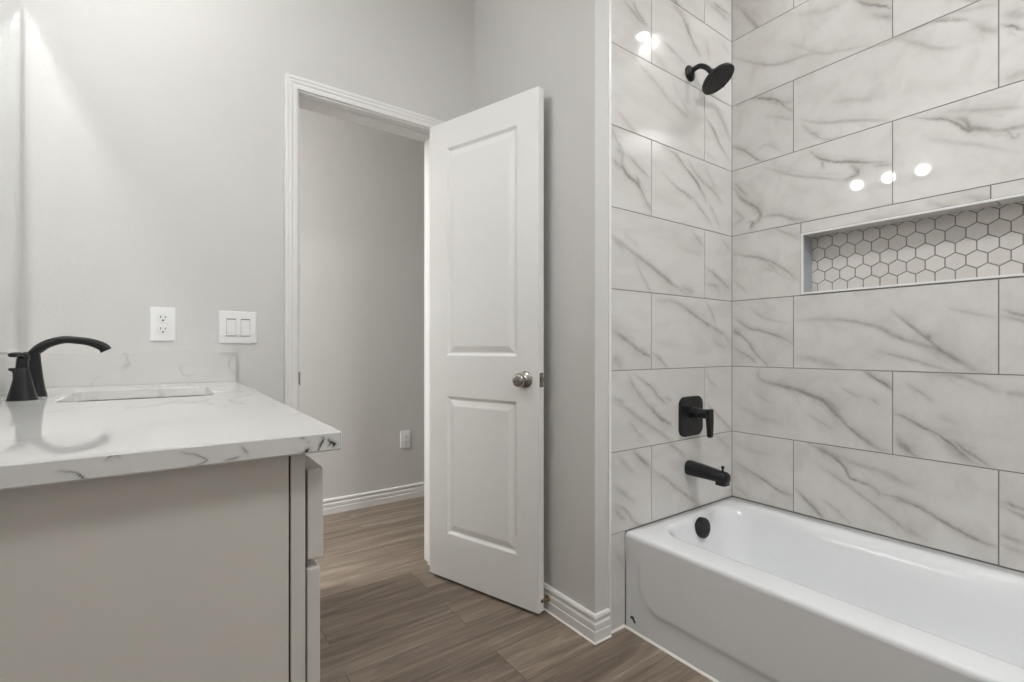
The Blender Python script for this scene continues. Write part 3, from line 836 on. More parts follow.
# baseboards
BB = [(0, 0), (.015, 0), (.015, .037), (.0125, .040), (.0125, .043), (.0135, .046), (.0135, .062), (.0095, .068), (.0095, .074), (.012, .0795), (.0125, .085), (.010, .0915), (.005, .0945), (0, .0945)]
bm = run_profile(bmesh.new(), [(X_PART, Y_BACK), (X_PART, Y_END + .0022), (1.2955, Y_END + .0022)], BB, -1)
struct(obj('baseboard_partition', bm, 'trim'), 'white stepped baseboard wrapping the wall corner beside the tub', 'baseboard')
bm = run_profile(bmesh.new(), [(-1.5, Y_HALL), (3.3, Y_HALL)], BB, -1)
struct(obj('baseboard_hall', bm, 'trim'), 'white stepped baseboard on the hall wall', 'baseboard')
bm = run_profile(bmesh.new(), [(.19, Y_BACK), (.3665, Y_BACK)], BB, -1)
run_profile(bm, [(1.080, Y_BACK), (X_PART - .016, Y_BACK)], BB, -1)
struct(obj('baseboard_back', bm, 'trim'), 'short white baseboards beside the door casing', 'baseboard')

# door lining with stops, and casing on both sides
bm = bmesh.new()
for a, b in ((OPEN_X0 - JT, OPEN_X0), (OPEN_X1, OPEN_X1 + JT)):
    add_box(bm, a, b, Y_BACK - .001, Y_JAMB + .001, 0, OPEN_Z, .0008, 1)
add_box(bm, OPEN_X0 - JT, OPEN_X1 + JT, Y_BACK - .001, Y_JAMB + .001, OPEN_Z, OPEN_Z + JT, .0008, 1)
for a, b in ((OPEN_X0, OPEN_X0 + .011), (OPEN_X1 - .011, OPEN_X1)):
    add_box(bm, a, b, Y_BACK + .040, Y_BACK + .076, 0, OPEN_Z - .011, .0015)
add_box(bm, OPEN_X0, OPEN_X1, Y_BACK + .040, Y_BACK + .076, OPEN_Z - .011, OPEN_Z, .0015)
jamb = struct(obj('door_frame', bm, 'trim'), 'white door lining with stop strips inside the opening', 'door frame')
o = obj('strike_plate', box(OPEN_X0 - .001, OPEN_X0 + .0045, Y_BACK - .0045, Y_BACK + .030, .890, .941, .001), 'nickel', jamb)
o['label'] = 'nickel strike plate'
CAS = [(.006, 0), (.006, .008), (.0075, .0105), (.014, .0115), (.024, .0125), (.027, .0150), (.030, .0160), (.038, .0160), (.041, .0185), (.050, .0185), (.0525, .016), (.0525, 0)]
def casing(ysurf, sg):
    bm = bmesh.new()
    x0, x1, zt = OPEN_X0, OPEN_X1, OPEN_Z
    rings = []
    for bx, bz, dx, dz in ((x0, 0, -1, 0), (x0, zt, -1, 1), (x1, zt, 1, 1), (x1, 0, 1, 0)):
        rings.append([bm.verts.new((bx + dx * w, ysurf + sg * d, bz + dz * w)) for w, d in CAS])
    n = len(CAS)
    for r0, r1 in zip(rings, rings[1:]):
        for i in range(n):
            bm.faces.new((r0[i], r0[(i + 1) % n], r1[(i + 1) % n], r1[i]))
    bm.faces.new(rings[0]); bm.faces.new(rings[-1])
    return bm
struct(obj('trim_3', casing(Y_BACK, -1), 'trim'), 'white moulded door casing around the opening on the bathroom wall', 'door casing')
struct(obj('trim_4', casing(Y_JAMB, 1), 'trim'), 'white moulded door casing on the hall face of the opening', 'door casing')

# ------------------------------------------------------------------ door (open about 108 degrees)
DL, DH, DT = .5949, 2.032, .035
door = bpy.data.objects.new('door_1', None); COL.objects.link(door)
door.location = (.9742, 2.0055, .012); door.rotation_euler = (0, 0, math.atan2(1.4404 - 2.0055, 1.1601 - .9742))
struct(door, 'white two panel interior door standing open in front of the partition', 'door')
bm = bmesh.new()
PX0, PX1 = .108, .492
panels = ((.200, .811), (.990, 1.912))
def dface(y, s):
    """one moulded face; s = +1 means depth grows towards +y"""
    xs = [0, PX0, PX1, DL]; zs = [0, panels[0][0], panels[0][1], panels[1][0], panels[1][1], DH]
    for i in range(3):
        for j in range(5):
            if i == 1 and j in (1, 3):
                rings = []
                for ins, dep in ((0, 0), (.003, .0012), (.011, .0085), (.016, .0095), (.019, .0085), (.040, .0018), (.044, .0012)):
                    rings.append([bm.verts.new((x, y + s * dep, z)) for x, z in ((xs[i] + ins, zs[j] + ins), (xs[i + 1] - ins, zs[j] + ins), (xs[i + 1] - ins, zs[j + 1] - ins), (xs[i] + ins, zs[j + 1] - ins))])
                for r0, r1 in zip(rings, rings[1:]):
                    for q in range(4): bm.faces.new((r0[q], r0[(q + 1) % 4], r1[(q + 1) % 4], r1[q]))
                bm.faces.new(rings[-1])
            else:
                bm.faces.new([bm.verts.new((x, y, z)) for x, z in ((xs[i], zs[j]), (xs[i + 1], zs[j]), (xs[i + 1], zs[j + 1]), (xs[i], zs[j + 1]))])
dface(0, 1); dface(DT, -1)
for x in (0, DL):
    bm.faces.new([bm.verts.new(p) for p in ((x, 0, 0), (x, DT, 0), (x, DT, DH), (x, 0, DH))])
for z in (0, DH):
    bm.faces.new([bm.verts.new(p) for p in ((0, 0, z), (DL, 0, z), (DL, DT, z), (0, DT, z))])
bmesh.ops.remove_doubles(bm, verts=bm.verts, dist=1e-5)
obj('door_panel', bm, 'door', door, local=True)
KX, KZ = .532, .900
kn = obj('door_knob', lathe([(.0, 0), (.0335, 0), (.0335, .003), (.030, .0065), (.019, .010), (.0125, .014), (.0115, .026), (.015, .030), (.0235, .0345), (.027, .041), (.0272, .047), (.0255, .053), (.021, .0575), (.0125, .0595), (.0115, .0575), (.0, .0572)], (KX, 0, KZ), (0, -1, 0)), 'nickel', door, local=True, angle=50)
kn['label'] = 'satin nickel round knob'
lk = obj('lock_button', lathe([(.0, .055), (.0065, .055), (.0065, .0605), (.005, .0615), (.0, .0615)], (KX, 0, KZ), (0, -1, 0), 24), 'nickel', kn, local=True, angle=40)
add_box(b2 := bmesh.new(), KX - .004, KX + .004, -.0622, -.0612, KZ - .0008, KZ + .0008)
obj('key_slot', b2, 'slot', kn, local=True)
k2 = kn.copy(); COL.objects.link(k2); k2.parent = door
k2.matrix_local = Matrix.Translation((2 * KX, DT, 0)) @ Matrix.Rotation(math.pi, 4, 'Z')
o = obj('latch_plate', box(DL - .0005, DL + .0012, .005, .030, KZ - .028, KZ + .028, .0005), 'nickel', door, local=True)
bm = box(DL, DL + .010, .012, .024, KZ - .008, KZ + .008, .002)
obj('latch_bolt', bm, 'nickel', o, local=True)
hinge = None
for hz in (.19, 1.02, 1.83):
    if hinge is None:
        bm = lathe([(.0, -.044), (.0065, -.044), (.0065, .044), (.0, .044)], (-.004, DT + .004, 0), (0, 0, 1), 16)
        add_box(bm, -.0022, -.0002, .004, DT + .004, -.044, .044)
        hinge = obj('hinge', bm, 'nickel', door, local=True, angle=40); h_ = hinge
    else:
        h_ = hinge.copy(); COL.objects.link(h_); h_.parent = door
    h_.location = (0, 0, hz)

# door stop on the baseboard
ds = thing('door_stop', 'small brass door stop with dark rubber tip on the baseboard behind the door', 'door stop', (X_PART - .0135, 1.452, .052))
obj('base', lathe([(.0, 0), (.0125, 0), (.0125, .003), (.008, .006), (.0, .006)], ds.location, (-1, 0, 0), 20), 'brass', ds, angle=40)
bm = bmesh.new()
pp = [(X_PART - .0195 - .028 * t, 1.452 + .0058 * math.cos(t * 44), .052 + .0058 * math.sin(t * 44)) for t in np.linspace(0, 1, 90)]
add_tube(bm, pp, .0013, seg=6, up=Vector((1, 0, 0.01)))
obj('spring', bm, 'brass', ds, True)
obj('tip', lathe([(.0, 0), (.008, 0), (.0085, .004), (.007, .011), (.0, .012)], (X_PART - .046, 1.452, .052), (-1, 0, 0), 18), 'rubber', ds, angle=40)

# ------------------------------------------------------------------ bathtub
tub = thing('bathtub', 'glossy white alcove bathtub with a recessed front apron against the tiled walls', 'bathtub', (1.74, .45, 0))
def tub_loop(x0, x1, y0, y1, r, z):
    return [(a, b, z) for a, b in rrect((x0 + x1) / 2, (y0 + y1) / 2, (x1 - x0) / 2, (y1 - y0) / 2, r, 10)]
ix0, ix1, iy0, iy1 = 1.488, 2.040, -.215, 1.158
loops = [tub_loop(TUB_X0, TUB_X1, TUB_Y0, TUB_Y1, .004, RIM - .016)]
for ins, dz in ((.0008, -.0105), (.003, -.0055), (.007, -.002), (.013, 0)):
    loops.append(tub_loop(TUB_X0 + ins, TUB_X1 - ins * .3, TUB_Y0 + ins * .3, TUB_Y1 - ins * .3, .004 + ins * .3, RIM + dz))
for ix, iy, io, r, z in ((-.012, -.008, -.012, .125, RIM), (-.004, -.002, -.004, .12, RIM - .0008), (.004, .003, .006, .115, RIM - .004), (.012, .008, .016, .11, RIM - .010), (.020, .013, .026, .108, RIM - .020),
                      (.028, .019, .04, .105, RIM - .036), (.042, .028, .075, .105, RIM - .08), (.062, .044, .14, .105, RIM - .16), (.078, .060, .20, .105, RIM - .22),
                      (.092, .075, .235, .10, RIM - .25), (.115, .10, .27, .095, RIM - .272), (.145, .13, .31, .08, RIM - .280)):
    loops.append(tub_loop(ix0 + ix, ix1 - ix * 1.25, iy0 + io, iy1 - iy, r, z))
loops.append(tub_loop(1.74, 1.80, .3, .7, .02, RIM - .284))
bm = add_loft(bmesh.new(), loops, cap=False)
bm.faces.new([v for v in bm.verts][-len(loops[-1]):])
obj('tub_shell', bm, 'enamel', tub, angle=60)
# apron with a shallow recessed panel
ny, nz = 230, 60
ys = np.linspace(TUB_Y0, TUB_Y1, ny); zs = np.linspace(.001, RIM - .016, nz)
def apron_x(y, z):
    hx, hz, r = (1.152 - (-.262)) / 2, .30, .10
    cx, cz = (1.152 - .262) / 2, .088 + hz
    qx, qz = abs(y - cx) - (hx - r), abs(z - cz) - (hz - r)
    sd = math.hypot(max(qx, 0), max(qz, 0)) + min(max(qx, qz), 0) - r
    t = min(1, max(0, (-sd + .004) / .026)); t = t * t * (3 - 2 * t)
    fz = min(1, max(0, (.318 - z) / .10)); fz = fz * fz * (3 - 2 * fz)
    return TUB_X0 + .0075 * (1 - t) * fz
bm = bmesh.new()
g = [[bm.verts.new((apron_x(y, z), y, z)) for z in zs] for y in ys]
for i in range(ny - 1):
    for j in range(nz - 1):
        bm.faces.new((g[i][j], g[i + 1][j], g[i + 1][j + 1], g[i][j + 1]))
obj('apron', bm, 'enamel', tub, True)
ov = obj('overflow_cover', lathe([(.0, 0), (.037, 0), (.0405, .003), (.0405, .019), (.0385, .0235), (.033, .0255), (.0, .0255)], (1.761, 1.1425, .307), (0.0, -1, .10), 40), 'black', tub, angle=40)
ov['label'] = 'round black overflow cover'
bm = bmesh.new()
for i in range(-3, 4):
    a, b, d = frame((0.0, -1, .10))
    L = math.sqrt(max(0, .029 ** 2 - (i * .008) ** 2))
    c = Vector((1.761, 1.1425, .307)) + d * .0257 + a * i * .008
    for s in (-1, 1):
        m0 = c + b * L * s * .95; m1 = c + b * L * s * .15
        add_tube(bm, [m0, m1], .0017, seg=8, up=Vector((1, 0, 0)))
obj('slots', bm, 'rubber', ov)
obj('drain', lathe([(.0, 0), (.036, 0), (.036, .003), (.030, .006), (.0, .007)], (1.77, .92, RIM - .2825), (0, 0, 1), 32), 'black', tub, angle=40)
bm = bmesh.new()
add_tube(bm, smooth_path([(1.369, 1.163, .058), (1.366, 1.156, .061), (1.365, 1.150, .054), (1.367, 1.146, .045)], 14), np.linspace(.0055, .003, 14), seg=10, up=Vector((1, 0, 0)))
o = obj('apron_clip', bm, 'rubber', tub, True); o['label'] = 'small dark clip low on the apron corner'

# ------------------------------------------------------------------ shower fittings
sh = thing('shower_fixture', 'round black shower head on a short bent arm high on the tiled wall', 'shower head', (1.788, Y_END, 2.193))
obj('flange', lathe([(.0, 0), (.032, 0), (.033, .003), (.030, .007), (.018, .012), (.0125, .016), (.0, .016)], (1.788, Y_END - .0005, 2.193), (0, -1, 0), 32), 'black', sh, angle=45)
arm = smooth_path([(1.788, 1.2085, 2.193), (1.791, 1.190, 2.2035), (1.799, 1.166, 2.2085), (1.8115, 1.1445, 2.196), (1.822, 1.129, 2.174)], 24)
bm = bmesh.new(); add_tube(bm, arm, .0105, seg=18, up=Vector((1, 0, 0)))
obj('arm', bm, 'black', sh, True)
HN = Vector((.15, -.50, -.853)).normalized(); HC = Vector((1.8365, 1.1065, 2.137))
head = obj('head', lathe([(.0, -.052), (.013, -.052), (.0165, -.047), (.0165, -.036), (.021, -.031), (.044, -.022), (.062, -.0155), (.068, -.010), (.0695, -.003), (.0690, .001), (.0665, .003), (.0645, .001), (.0, .001)], HC, HN, 56), 'black', sh, angle=40)
a, b, d = frame(HN)
bm = bmesh.new()
for rr, n in ((.010, 6), (.021, 12), (.033, 18), (.045, 24), (.056, 30)):
    for i in range(n):
        t = 2 * math.pi * (i + .5 * (n % 4)) / n
        c = HC + d * .0008 + (a * math.cos(t) + b * math.sin(t)) * rr
        add_lathe(bm, [(.0, 0), (.0023, 0), (.0015, .0022), (.0, .0024)], c, d, 8)
o = obj('nozzles', bm, 'rubber', head)
bm = lathe([(.0, 0), (.0045, 0), (.0045, .010), (.0, .010)], HC + (a * .0 - b * .0) + d * -.004 + (Vector((.9, .25, .05)).normalized() - d * Vector((.9, .25, .05)).normalized().dot(d)).normalized() * .066, (Vector((.9, .25, .05)).normalized() - d * Vector((.9, .25, .05)).normalized().dot(d)), 12)
obj('spray_tab', bm, 'black', head, angle=40)

vl = thing('shower_valve', 'square black shower valve plate with a lever below the shower head', 'shower valve', (1.792, Y_END, .75))
lp = rrect(1.7925, .7495, .080, .083, .034, 8)
bm = add_loft(bmesh.new(), [[(x, Y_END - .0003, z) for x, z in lp], [(x, Y_END - .0075, z) for x, z in lp],
                            [(1.7925 + (x - 1.7925) * .975, Y_END - .0095, .7495 + (z - .7495) * .975) for x, z in lp]])
obj('escutcheon', bm, 'black', vl, angle=30)
hb = obj('hub', lathe([(.0, .006), (.027, .006), (.0265, .010), (.0225, .012), (.0225, .040), (.0215, .043), (.0195, .046), (.0195, .086), (.0, .086)], (1.7935, Y_END, .765), (0, -1, 0), 32), 'black', vl, angle=40)
bm = bmesh.new()
prof = [(1.7745, .7865), (1.8135, .7865), (1.8125, .730), (1.8105, .6705), (1.7905, .6705), (1.7855, .730)]
bm = add_loft(bmesh.new(), [[(x, Y_END - .078, z) for x, z in prof], [(x, Y_END - .096, z) for x, z in prof]])
bmesh.ops.bevel(bm, geom=list(bm.edges), offset=.0025, segments=2, affect='EDGES')
obj('lever', bm, 'black', vl, angle=30)

sp = thing('tub_spout', 'black tub spout with a diverter knob just above the tub rim', 'tub spout', (1.785, Y_END, .533))
SX = 1.783
sec = [(1.2083, .0305, .0305, .5335), (1.2045, .031, .031, .5335), (1.15, .029, .0285, .531), (1.10, .0265, .0255, .528), (1.062, .0255, .0235, .5255), (1.044, .0250, .0225, .524), (1.0365, .0235, .0205, .5215), (1.034, .018, .0155, .519)]
loops = []
for y, hx, hz, zc in sec:
    lp = []
    for i in range(32):
        t = 2 * math.pi * i / 32; c, s = math.cos(t), math.sin(t); e = 2 / 2.5
        lp.append((SX + hx * math.copysign(abs(c) ** e, c), y, zc + hz * math.copysign(abs(s) ** e, s)))
    loops.append(lp)
bm = add_loft(bmesh.new(), loops)
ol = [(.0225, .0215, .522), (.0225, .0215, .508), (.0222, .0212, .4945), (.017, .0155, .4945)]
add_loft(bm, [[(SX + x, 1.0575 + y, z) for x, y in rrect(0, 0, hx, hy, .010, 6)] for hx, hy, z in ol])
obj('spout_body', bm, 'black', sp, angle=45)
obj('diverter_knob', lathe([(.0, 0), (.0035, 0), (.0035, .014), (.006, .016), (.0063, .024), (.005, .026), (.0, .026)], (SX, 1.056, .543), (0, 0, 1), 20), 'black', sp, angle=40)

# ------------------------------------------------------------------ vanity
V_Y0, V_Y1 = .7355, 2.030
PZ = .886
vc = thing('vanity_cabinet', 'pale greige bathroom vanity cabinet with drawers and doors below a white quartz top', 'vanity cabinet', (-.10, 1.38, 0))
o = obj('side_panel', box(X_LEFT + .001, .1390, V_Y0, V_Y0 + .018, .0, PZ, .0006, 1), 'cabinet', vc)
obj('side_panel', box(X_LEFT + .001, .1390, V_Y1 - .018, V_Y1, .0, PZ, .0006, 1), 'cabinet', vc)
bm = box(X_LEFT + .001, .085, V_Y0 + .018, V_Y1 - .018, .0, .095)
obj('toe_kick', bm, 'cabinet', vc)
bm = box(X_LEFT + .001, .1415, V_Y0 + .006, V_Y1 - .018, .095, .113)
add_box(bm, X_LEFT + .001, X_LEFT + .012, V_Y0 + .018, V_Y1 - .018, .113, .72)
obj('carcass', bm, 'cabinet', vc)
obj('shadow_gap', box(.1385, .1425, V_Y0 + .008, V_Y0 + .017, .1, PZ - .001), 'gap', vc)
bm = bmesh.new()
FX0, FX1 = .1418, .1612
cols = [V_Y0, 1.165, 1.597, V_Y1]
for i, y in enumerate(cols):
    w0 = 0 if i == 0 else .02; w1 = .038 if i == 0 else (.02 if i < 3 else 0)
    if i == 3: w0 = .038
    add_box(bm, FX0, FX1, y - w0, y + w1, .095, PZ, .0008, 1)
for z0, z1 in ((.095, .135), (.700, .740), (.846, PZ)):
    add_box(bm, FX0, FX1 - .0004, V_Y0 + .02, V_Y1 - .02, z0, z1)
obj('face_frame', bm, 'cabinet', vc)
for i in range(3):
    y0, y1 = cols[i] + (.0015 if i == 0 else .006), cols[i + 1] - .006
    bm = box(.1648, .1868, y0, y1, .7275, .8585, .002)
    obj('drawer', bm, 'cabinet', vc)
    bm = box(.1640, .1822, y0, y1, .112, .7135, .002)
    # recessed centre field of the door
    obj('cabinet_door', bm, 'cabinet', vc)
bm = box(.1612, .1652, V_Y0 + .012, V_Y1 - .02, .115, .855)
obj('gap_shade_strip', bm, 'gap', vc)  # dark sheet behind the fronts, painted shade for the open gap

# countertop: slab with a rounded sink cut-out
C_X0, C_X1, C_Y0, C_Y1, C_Z0, C_Z1 = X_LEFT + .001, .2045, .705, 2.031, .888, .915
K_X0, K_X1, K_Y0, K_Y1 = -.205, .098, 1.437, 1.787
def ring_slab(outer, inner, z0, z1, ease):
    """slab with a hole: matched outlines, eased top and bottom arrises"""
    bm = bmesh.new()
    n = len(outer)
    def lay(o_in, i_out, z):
        co = np.mean(np.array(outer), axis=0); ci = np.mean(np.array(inner), axis=0)
        O = [bm.verts.new((x - math.copysign(o_in, x - co[0]), y - math.copysign(o_in, y - co[1]), z)) for x, y in outer]
        I = [bm.verts.new((x + math.copysign(i_out, x - ci[0]) * .7, y + math.copysign(i_out, y - ci[1]) * .7, z)) for x, y in inner]
        return O, I
    L = [lay(ease, ease, z1), lay(0, 0, z1 - ease), lay(0, 0, z0 + ease), lay(ease, ease, z0)]
    for (O0, I0), (O1, I1) in zip(L, L[1:]):
        for i in range(n):
            j = (i + 1) % n
            bm.faces.new((O0[i], O0[j], O1[j], O1[i])); bm.faces.new((I0[i], I0[j], I1[j], I1[i]))
    for O, I in (L[0], L[-1]):
        for i in range(n):
            j = (i + 1) % n
            bm.faces.new((O[i], O[j], I[j], I[i]))
    return bm
outer = rrect((C_X0 + C_X1) / 2, (C_Y0 + C_Y1) / 2, (C_X1 - C_X0) / 2, (C_Y1 - C_Y0) / 2, .0025, 8)
inner = rrect((K_X0 + K_X1) / 2, (K_Y0 + K_Y1) / 2, (K_X1 - K_X0) / 2, (K_Y1 - K_Y0) / 2, .030, 8)
bm = ring_slab(outer, inner, C_Z0, C_Z1, .0022)
# the end face gets a fine grid that carries the dark veins
for f in [f for f in bm.faces if abs(f.calc_center_median().y - C_Y0) < 1e-4 and abs(f.calc_center_median().z - (C_Z0 + C_Z1) / 2) < .004]:
    bm.faces.remove(f)
nx, nz = 300, 20
g = [[bm.verts.new((x, C_Y0, z)) for z in np.linspace(C_Z0 + .0022, C_Z1 - .0022, nz)] for x in np.linspace(C_X0 + .0025, C_X1 - .0025, nx)]
for i in range(nx - 1):
    for j in range(nz - 1):
        bm.faces.new((g[i][j], g[i + 1][j], g[i + 1][j + 1], g[i][j + 1]))
ct = thing('countertop', 'white quartz vanity top with dark veins on its edge and a sink cut-out', 'countertop', (-.075, 1.37, C_Z0))
slab = obj('slab', bm, 'quartz', ct)
co = np.zeros(len(slab.data.vertices) * 3); slab.data.vertices.foreach_get('co', co); co = co.reshape(-1, 3) + np.array(ct.location)
f = vein_field(co[:, 0], co[:, 2], VEINS_EDGE, 5, False) * (np.abs(co[:, 1] - C_Y0) < .002)
at = slab.data.attributes.new('vein', 'FLOAT', 'POINT'); at.data.foreach_set('value', f.astype(np.float32))
sb = obj('side_splash', box(C_X0 + .019, C_X1 - .002, 2.0125, Y_BACK - .0008, C_Z1, 1.0205, .0018), 'quartz')
tag(sb, 'low white quartz splash strip on the vanity top beneath the outlet', 'splash strip')
bs = obj('backsplash', box(C_X0, C_X0 + .0185, C_Y0 + .004, Y_BACK - .0008, C_Z1, 1.0205, .0018), 'quartz')
tag(bs, 'low white quartz splash strip beneath the mirror behind the faucet', 'splash strip')

sk = thing('sink', 'white undermount porcelain basin set below the quartz vanity top', 'sink', ((K_X0 + K_X1) / 2, (K_Y0 + K_Y1) / 2, C_Z0 - .15))
kc, kd, kh, kw = (K_X0 + K_X1) / 2, (K_Y0 + K_Y1) / 2, (K_X1 - K_X0) / 2, (K_Y1 - K_Y0) / 2
bm = add_loft(bmesh.new(), [[(x, y, C_Z0 + z) for x, y in rrect(kc, kd, kh + .009, kw + .009, .038, 8)] for z in (-.0001, -.0045)], cap=False)
obj('reveal_shade', bm, 'gap', sk)  # dark ring painted in for the shade under the slab
loops = []
for ex, r, z in ((.024, .045, -.0045), (.004, .034, -.0045), (-.001, .032, -.007), (-.006, .032, -.03), (-.012, .034, -.09), (-.022, .04, -.118), (-.045, .045, -.133), (-.09, .03, -.138), (-.125, .02, -.141)):
    loops.append([(x, y, C_Z0 + z) for x, y in rrect(kc, kd, kh + ex, kw + ex, r, 8)])
bm = add_loft(bmesh.new(), loops, cap=False)
bm.faces.new([v for v in bm.verts][-len(loops[-1]):])
obj('basin', bm, 'porcelain', sk, angle=50)
obj('drain', lathe([(.0, 0), (.022, 0), (.022, .002), (.018, .004), (.0, .0045)], (kc, kd, C_Z0 - .1405), (0, 0, 1), 28), 'black', sk, angle=40)

# widespread faucet
FXc, FYc = -.268, 1.660
fa = thing('faucet', 'black arched widespread faucet with two bell shaped lever handles behind the sink', 'faucet', (FXc, FYc, C_Z1))
bm = bmesh.new()
cols_ = [(-.2635, .0188, .0205, C_Z1), (-.2638, .0182, .0200, C_Z1 + .003), (-.2650, .0158, .0180, C_Z1 + .018), (-.2665, .0136, .0158, C_Z1 + .045), (-.2690, .0126, .0142, C_Z1 + .080), (-.2712, .0124, .0136, C_Z1 + .105)]
loops = []
for cx, hx, hy, z in cols_:
    lp = []
    for i in range(28):
        t = 2 * math.pi * i / 28; c, s = math.cos(t), math.sin(t); e = 2 / 2.5
        lp.append((cx + hx * math.copysign(abs(c) ** e, c), FYc + hy * math.copysign(abs(s) ** e, s), z))
    loops.append(lp)
loops[-1] = [(x, y, z + (x + .2712) * .55) for x, y, z in loops[-1]]
add_loft(bm, loops)
ar = smooth_path([(-.2735, 1.0195), (-.2610, 1.0330), (-.2455, 1.0455), (-.2230, 1.0545), (-.2050, 1.0565), (-.1715, 1.0522), (-.1500, 1.0445), (-.1375, 1.0365), (-.1325, 1.0285)], 60)
tt = np.linspace(0, 8, 60)
add_tube(bm, [(x, FYc, z) for x, z in ar], np.interp(tt, range(9), [.0125, .0136, .0136, .0136, .0136, .0137, .0140, .0143, .0145]),
         np.interp(tt, range(9), [.0095, .0112, .0106, .0098, .0094, .0100, .0112, .0120, .0128]), seg=28, up=Vector((0, 1, 0)), sq=2.5)
obj('spout', bm, 'black', fa, angle=50)
HB = [(.0, 0), (.0268, 0), (.0272, .002), (.0252, .006), (.0240, .012), (.0215, .022), (.0185, .035), (.0155, .050), (.0130, .062), (.0115, .0715), (.0109, .0725), (.0109, .0740), (.0114, .0750), (.0104, .090), (.0095, .0975), (.007, .1005), (.0, .101)]
for s in (-1, 1):
    hy = FYc + (-.1025 if s < 0 else .085); hxx = -.2725 if s < 0 else -.2965
    hdl = obj('handle', lathe(HB, (hxx, hy, C_Z1), (0, 0, 1), 36), 'black', fa, angle=40)
    bm = bmesh.new()
    P = smooth_path([(hxx + .0075, hy - s * .004, C_Z1 + .0925), (hxx + .0045, hy + s * .004, C_Z1 + .1000), (hxx - .0030, hy + s * .020, C_Z1 + .1050), (hxx - .0075, hy + s * .036, C_Z1 + .1045), (hxx - .0090, hy + s * .043, C_Z1 + .1030)], 20)
    add_tube(bm, P, np.interp(np.linspace(0, 1, 20), [0, .2, .7, .93, 1], [.005, .0075, .0085, .0080, .005]), np.interp(np.linspace(0, 1, 20), [0, .2, .7, .93, 1], [.005, .0060, .0050, .0046, .003]), seg=16, up=Vector((1, 0, 0)), sq=2.6)
    obj('lever', bm, 'black', hdl, True)
bm = lathe([(.0, 0), (.002, 0), (.002, .066), (.0, .066)], (-.3055, FYc, C_Z1), (0, 0, 1), 12)
add_lathe(bm, [(.0, 0), (.004, 0), (.0095, .004), (.0100, .007), (.0080, .0095), (.0, .0105)], (-.3055, FYc, C_Z1 + .062), (0, 0, 1), 20)
obj('lift_rod', bm, 'black', fa, angle=40)

# mirror
mi = thing('mirror', 'large frameless mirror on the wall above the vanity backsplash', 'mirror', (X_LEFT, 1.36, 1.022))
obj('glass', box(X_LEFT + .0008, X_LEFT + .0058, .74, 2.006, 1.0225, 2.074, .0008, 1), 'mirror', mi)
for z in (1.0235, 2.068):
    for y in (.98, 1.74):
        obj('clip', box(X_LEFT + .0055, X_LEFT + .0085, y - .012, y + .012, z - .004, z + .007, .001), 'plastic', mi)

# ------------------------------------------------------------------ outlets and switches
def plate(bm, cx, cz, w, h, y):
    lp = rrect(cx, cz, w / 2, h / 2, .004, 5)
    add_loft(bm, [[(a, y - .0003, c) for a, c in lp], [(a, y - .0035, c) for a, c in lp],
                  [(cx + (a - cx) * (1 - .005 / w), y - .0058, cz + (c - cz) * (1 - .005 / h)) for a, c in lp],
                  [(cx + (a - cx) * (1 - .012 / w), y - .0064, cz + (c - cz) * (1 - .012 / h)) for a, c in lp]])
    return bm
def outlet(cx, cz, y, label, w=.0715, h=.1165):
    t = thing('outlet', label, 'outlet', (cx, y, cz), group='duplex wall outlets')
    obj('cover_plate', plate(bmesh.new(), cx, cz, w, h, y), 'plastic', t, angle=20)
    for s in (1, -1):
        c = cz + s * .0197
        lp = []
        for i in range(32):
            q = 2 * math.pi * i / 32
            lp.append((cx + .0172 * math.cos(q), c + max(-.0142, min(.0142, .0172 * math.sin(q)))))
        r = obj('receptacle', add_loft(bmesh.new(), [[(a, y - .004, b) for a, b in lp], [(a, y - .0080, b) for a, b in lp], [(cx + (a - cx) * .95, y - .0086, c + (b - c) * .95) for a, b in lp]]), 'plastic', t, angle=30)
        bm = bmesh.new()
        add_box(bm, cx - .0075, cx - .0053, y - .0090, y - .0080, c + .0010, c + .0088)
        add_box(bm, cx + .0053, cx + .0075, y - .0090, y - .0080, c + .0010, c + .0075)
        add_lathe(bm, [(.0, 0), (.0028, 0), (.0028, .0010), (.0, .0010)], (cx, y - .0080, c - .0065), (0, -1, 0), 14)
        obj('slots', bm, 'slot', r)
    obj('screw', lathe([(.0, 0), (.003, 0), (.003, .001), (.0, .0015)], (cx, y - .0062, cz), (0, -1, 0), 14), 'plastic', t, angle=40)
    return t
outlet(-.0132, 1.1170, Y_BACK, 'white duplex outlet on the wall above the vanity side splash')
outlet(1.327, .410, Y_HALL, 'white duplex outlet low on the hall wall beyond the door opening', .074, .118)
sw = thing('light_switch', 'white double rocker light switch plate between outlet and door casing', 'light switch', (.2115, Y_BACK, 1.1115))
obj('cover_plate', plate(bmesh.new(), .2115, 1.1115, .123, .119, Y_BACK), 'plastic', sw, angle=20)
rk = None
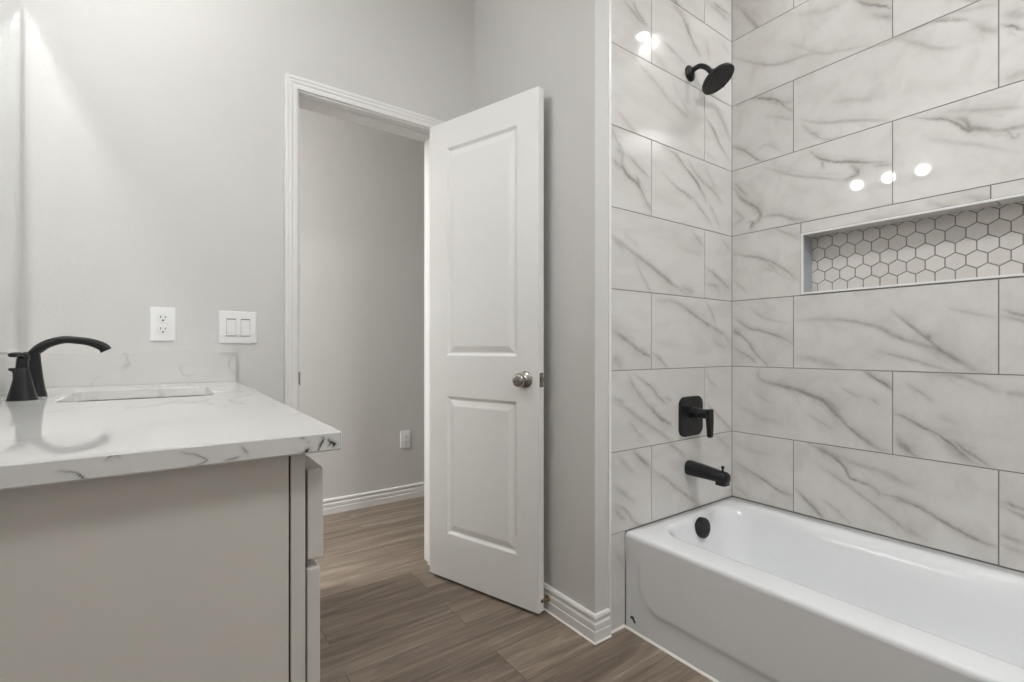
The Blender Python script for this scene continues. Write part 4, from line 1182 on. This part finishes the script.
for dx in (-.0228, .0228):
    cx, cz = .2115 + dx, 1.1115
    if rk is None:
        bm = bmesh.new()
        lp = rrect(cx, cz, .0165, .0335, .002, 4)
        add_loft(bm, [[(a, Y_BACK - .004, c) for a, c in lp], [(a, Y_BACK - .0072, c) for a, c in lp], [(cx + (a - cx) * .93, Y_BACK - .0072, cz + (c - cz) * .96) for a, c in lp]])
        prof = [(-.031, .0070), (-.031, .0118), (-.028, .0125), (0, .0092), (.028, .0078), (.031, .0074), (.031, .0070)]
        add_loft(bm, [[(cx - .0142, Y_BACK - d, cz + z) for z, d in prof], [(cx + .0142, Y_BACK - d, cz + z) for z, d in prof]])
        add_box(gp := bmesh.new(), cx - .0151, cx + .0151, Y_BACK - .0078, Y_BACK - .0070, cz - .0322, cz + .0322)
        rk = obj('rocker', bm, 'plastic', sw, angle=25)
        obj('rocker_gap', gp, 'shade_gap', rk)  # grey sheet gives each rocker its painted shade outline
    else:
        r2 = rk.copy(); COL.objects.link(r2); r2.parent = sw; r2.location = (.0456, 0, 0)
        for ch in list(rk.children):
            c2 = ch.copy(); COL.objects.link(c2); c2.parent = r2

# ------------------------------------------------------------------ lamps of the place, plus added room and hall fill lights
vlt = thing('vanity_light', 'black bar vanity light with three opal globes above the mirror', 'vanity light', (X_LEFT, 1.30, 2.335))
bm = box(X_LEFT + .0005, X_LEFT + .022, 1.02, 1.58, 2.30, 2.37, .004)
obj('back_plate', bm, 'black', vlt, angle=30)
globe = None
for y in (1.095, 1.30, 1.505):
    bm = lathe([(.0, 0), (.016, 0), (.016, .02), (.010, .028), (.010, .052), (.024, .058), (.026, .070), (.0, .070)], (X_LEFT + .02, y, 2.335), (1, 0, 0), 24)
    obj('arm', bm, 'black', vlt, angle=40)
    if globe is None:
        bm = bmesh.new()
        bmesh.ops.create_uvsphere(bm, u_segments=32, v_segments=20, radius=.036)
        bmesh.ops.translate(bm, verts=bm.verts, vec=Vector((X_LEFT + .128, y, 2.335)))
        globe = obj('globe', bm, 'bulb', vlt, True)
    else:
        g2 = globe.copy(); COL.objects.link(g2); g2.parent = vlt; g2.location = (0, y - 1.095, 0)
def disc_lamp(x, y, r, mat, label, h=.02):
    t = thing('ceiling_light', label, 'ceiling light', (x, y, CEIL))
    obj('housing', lathe([(.0, 0), (r + .012, 0), (r + .012, h - .004), (r + .002, h + .002), (.0, h + .002)], (x, y, CEIL - .0005), (0, 0, -1), 40), 'plastic', t, angle=40)
    obj('diffuser', lathe([(.0, h), (r, h), (r * .97, h + .004), (r * .8, h + .007), (.0, h + .009)], (x, y, CEIL), (0, 0, -1), 40), mat, t, angle=60)
disc_lamp(2.066, .735, .025, 'disc', 'small round ceiling light over the tub', .055)
disc_lamp(1.0, -.18, .24, 'room_fill', 'added wide round fill light on the bathroom ceiling, out of view')  # added unseen light that brightens the bathroom
disc_lamp(-1.0, 2.46, .22, 'hall_fill', 'added wide round fill light on the hall ceiling, out of view')  # added unseen light that brightens the hall
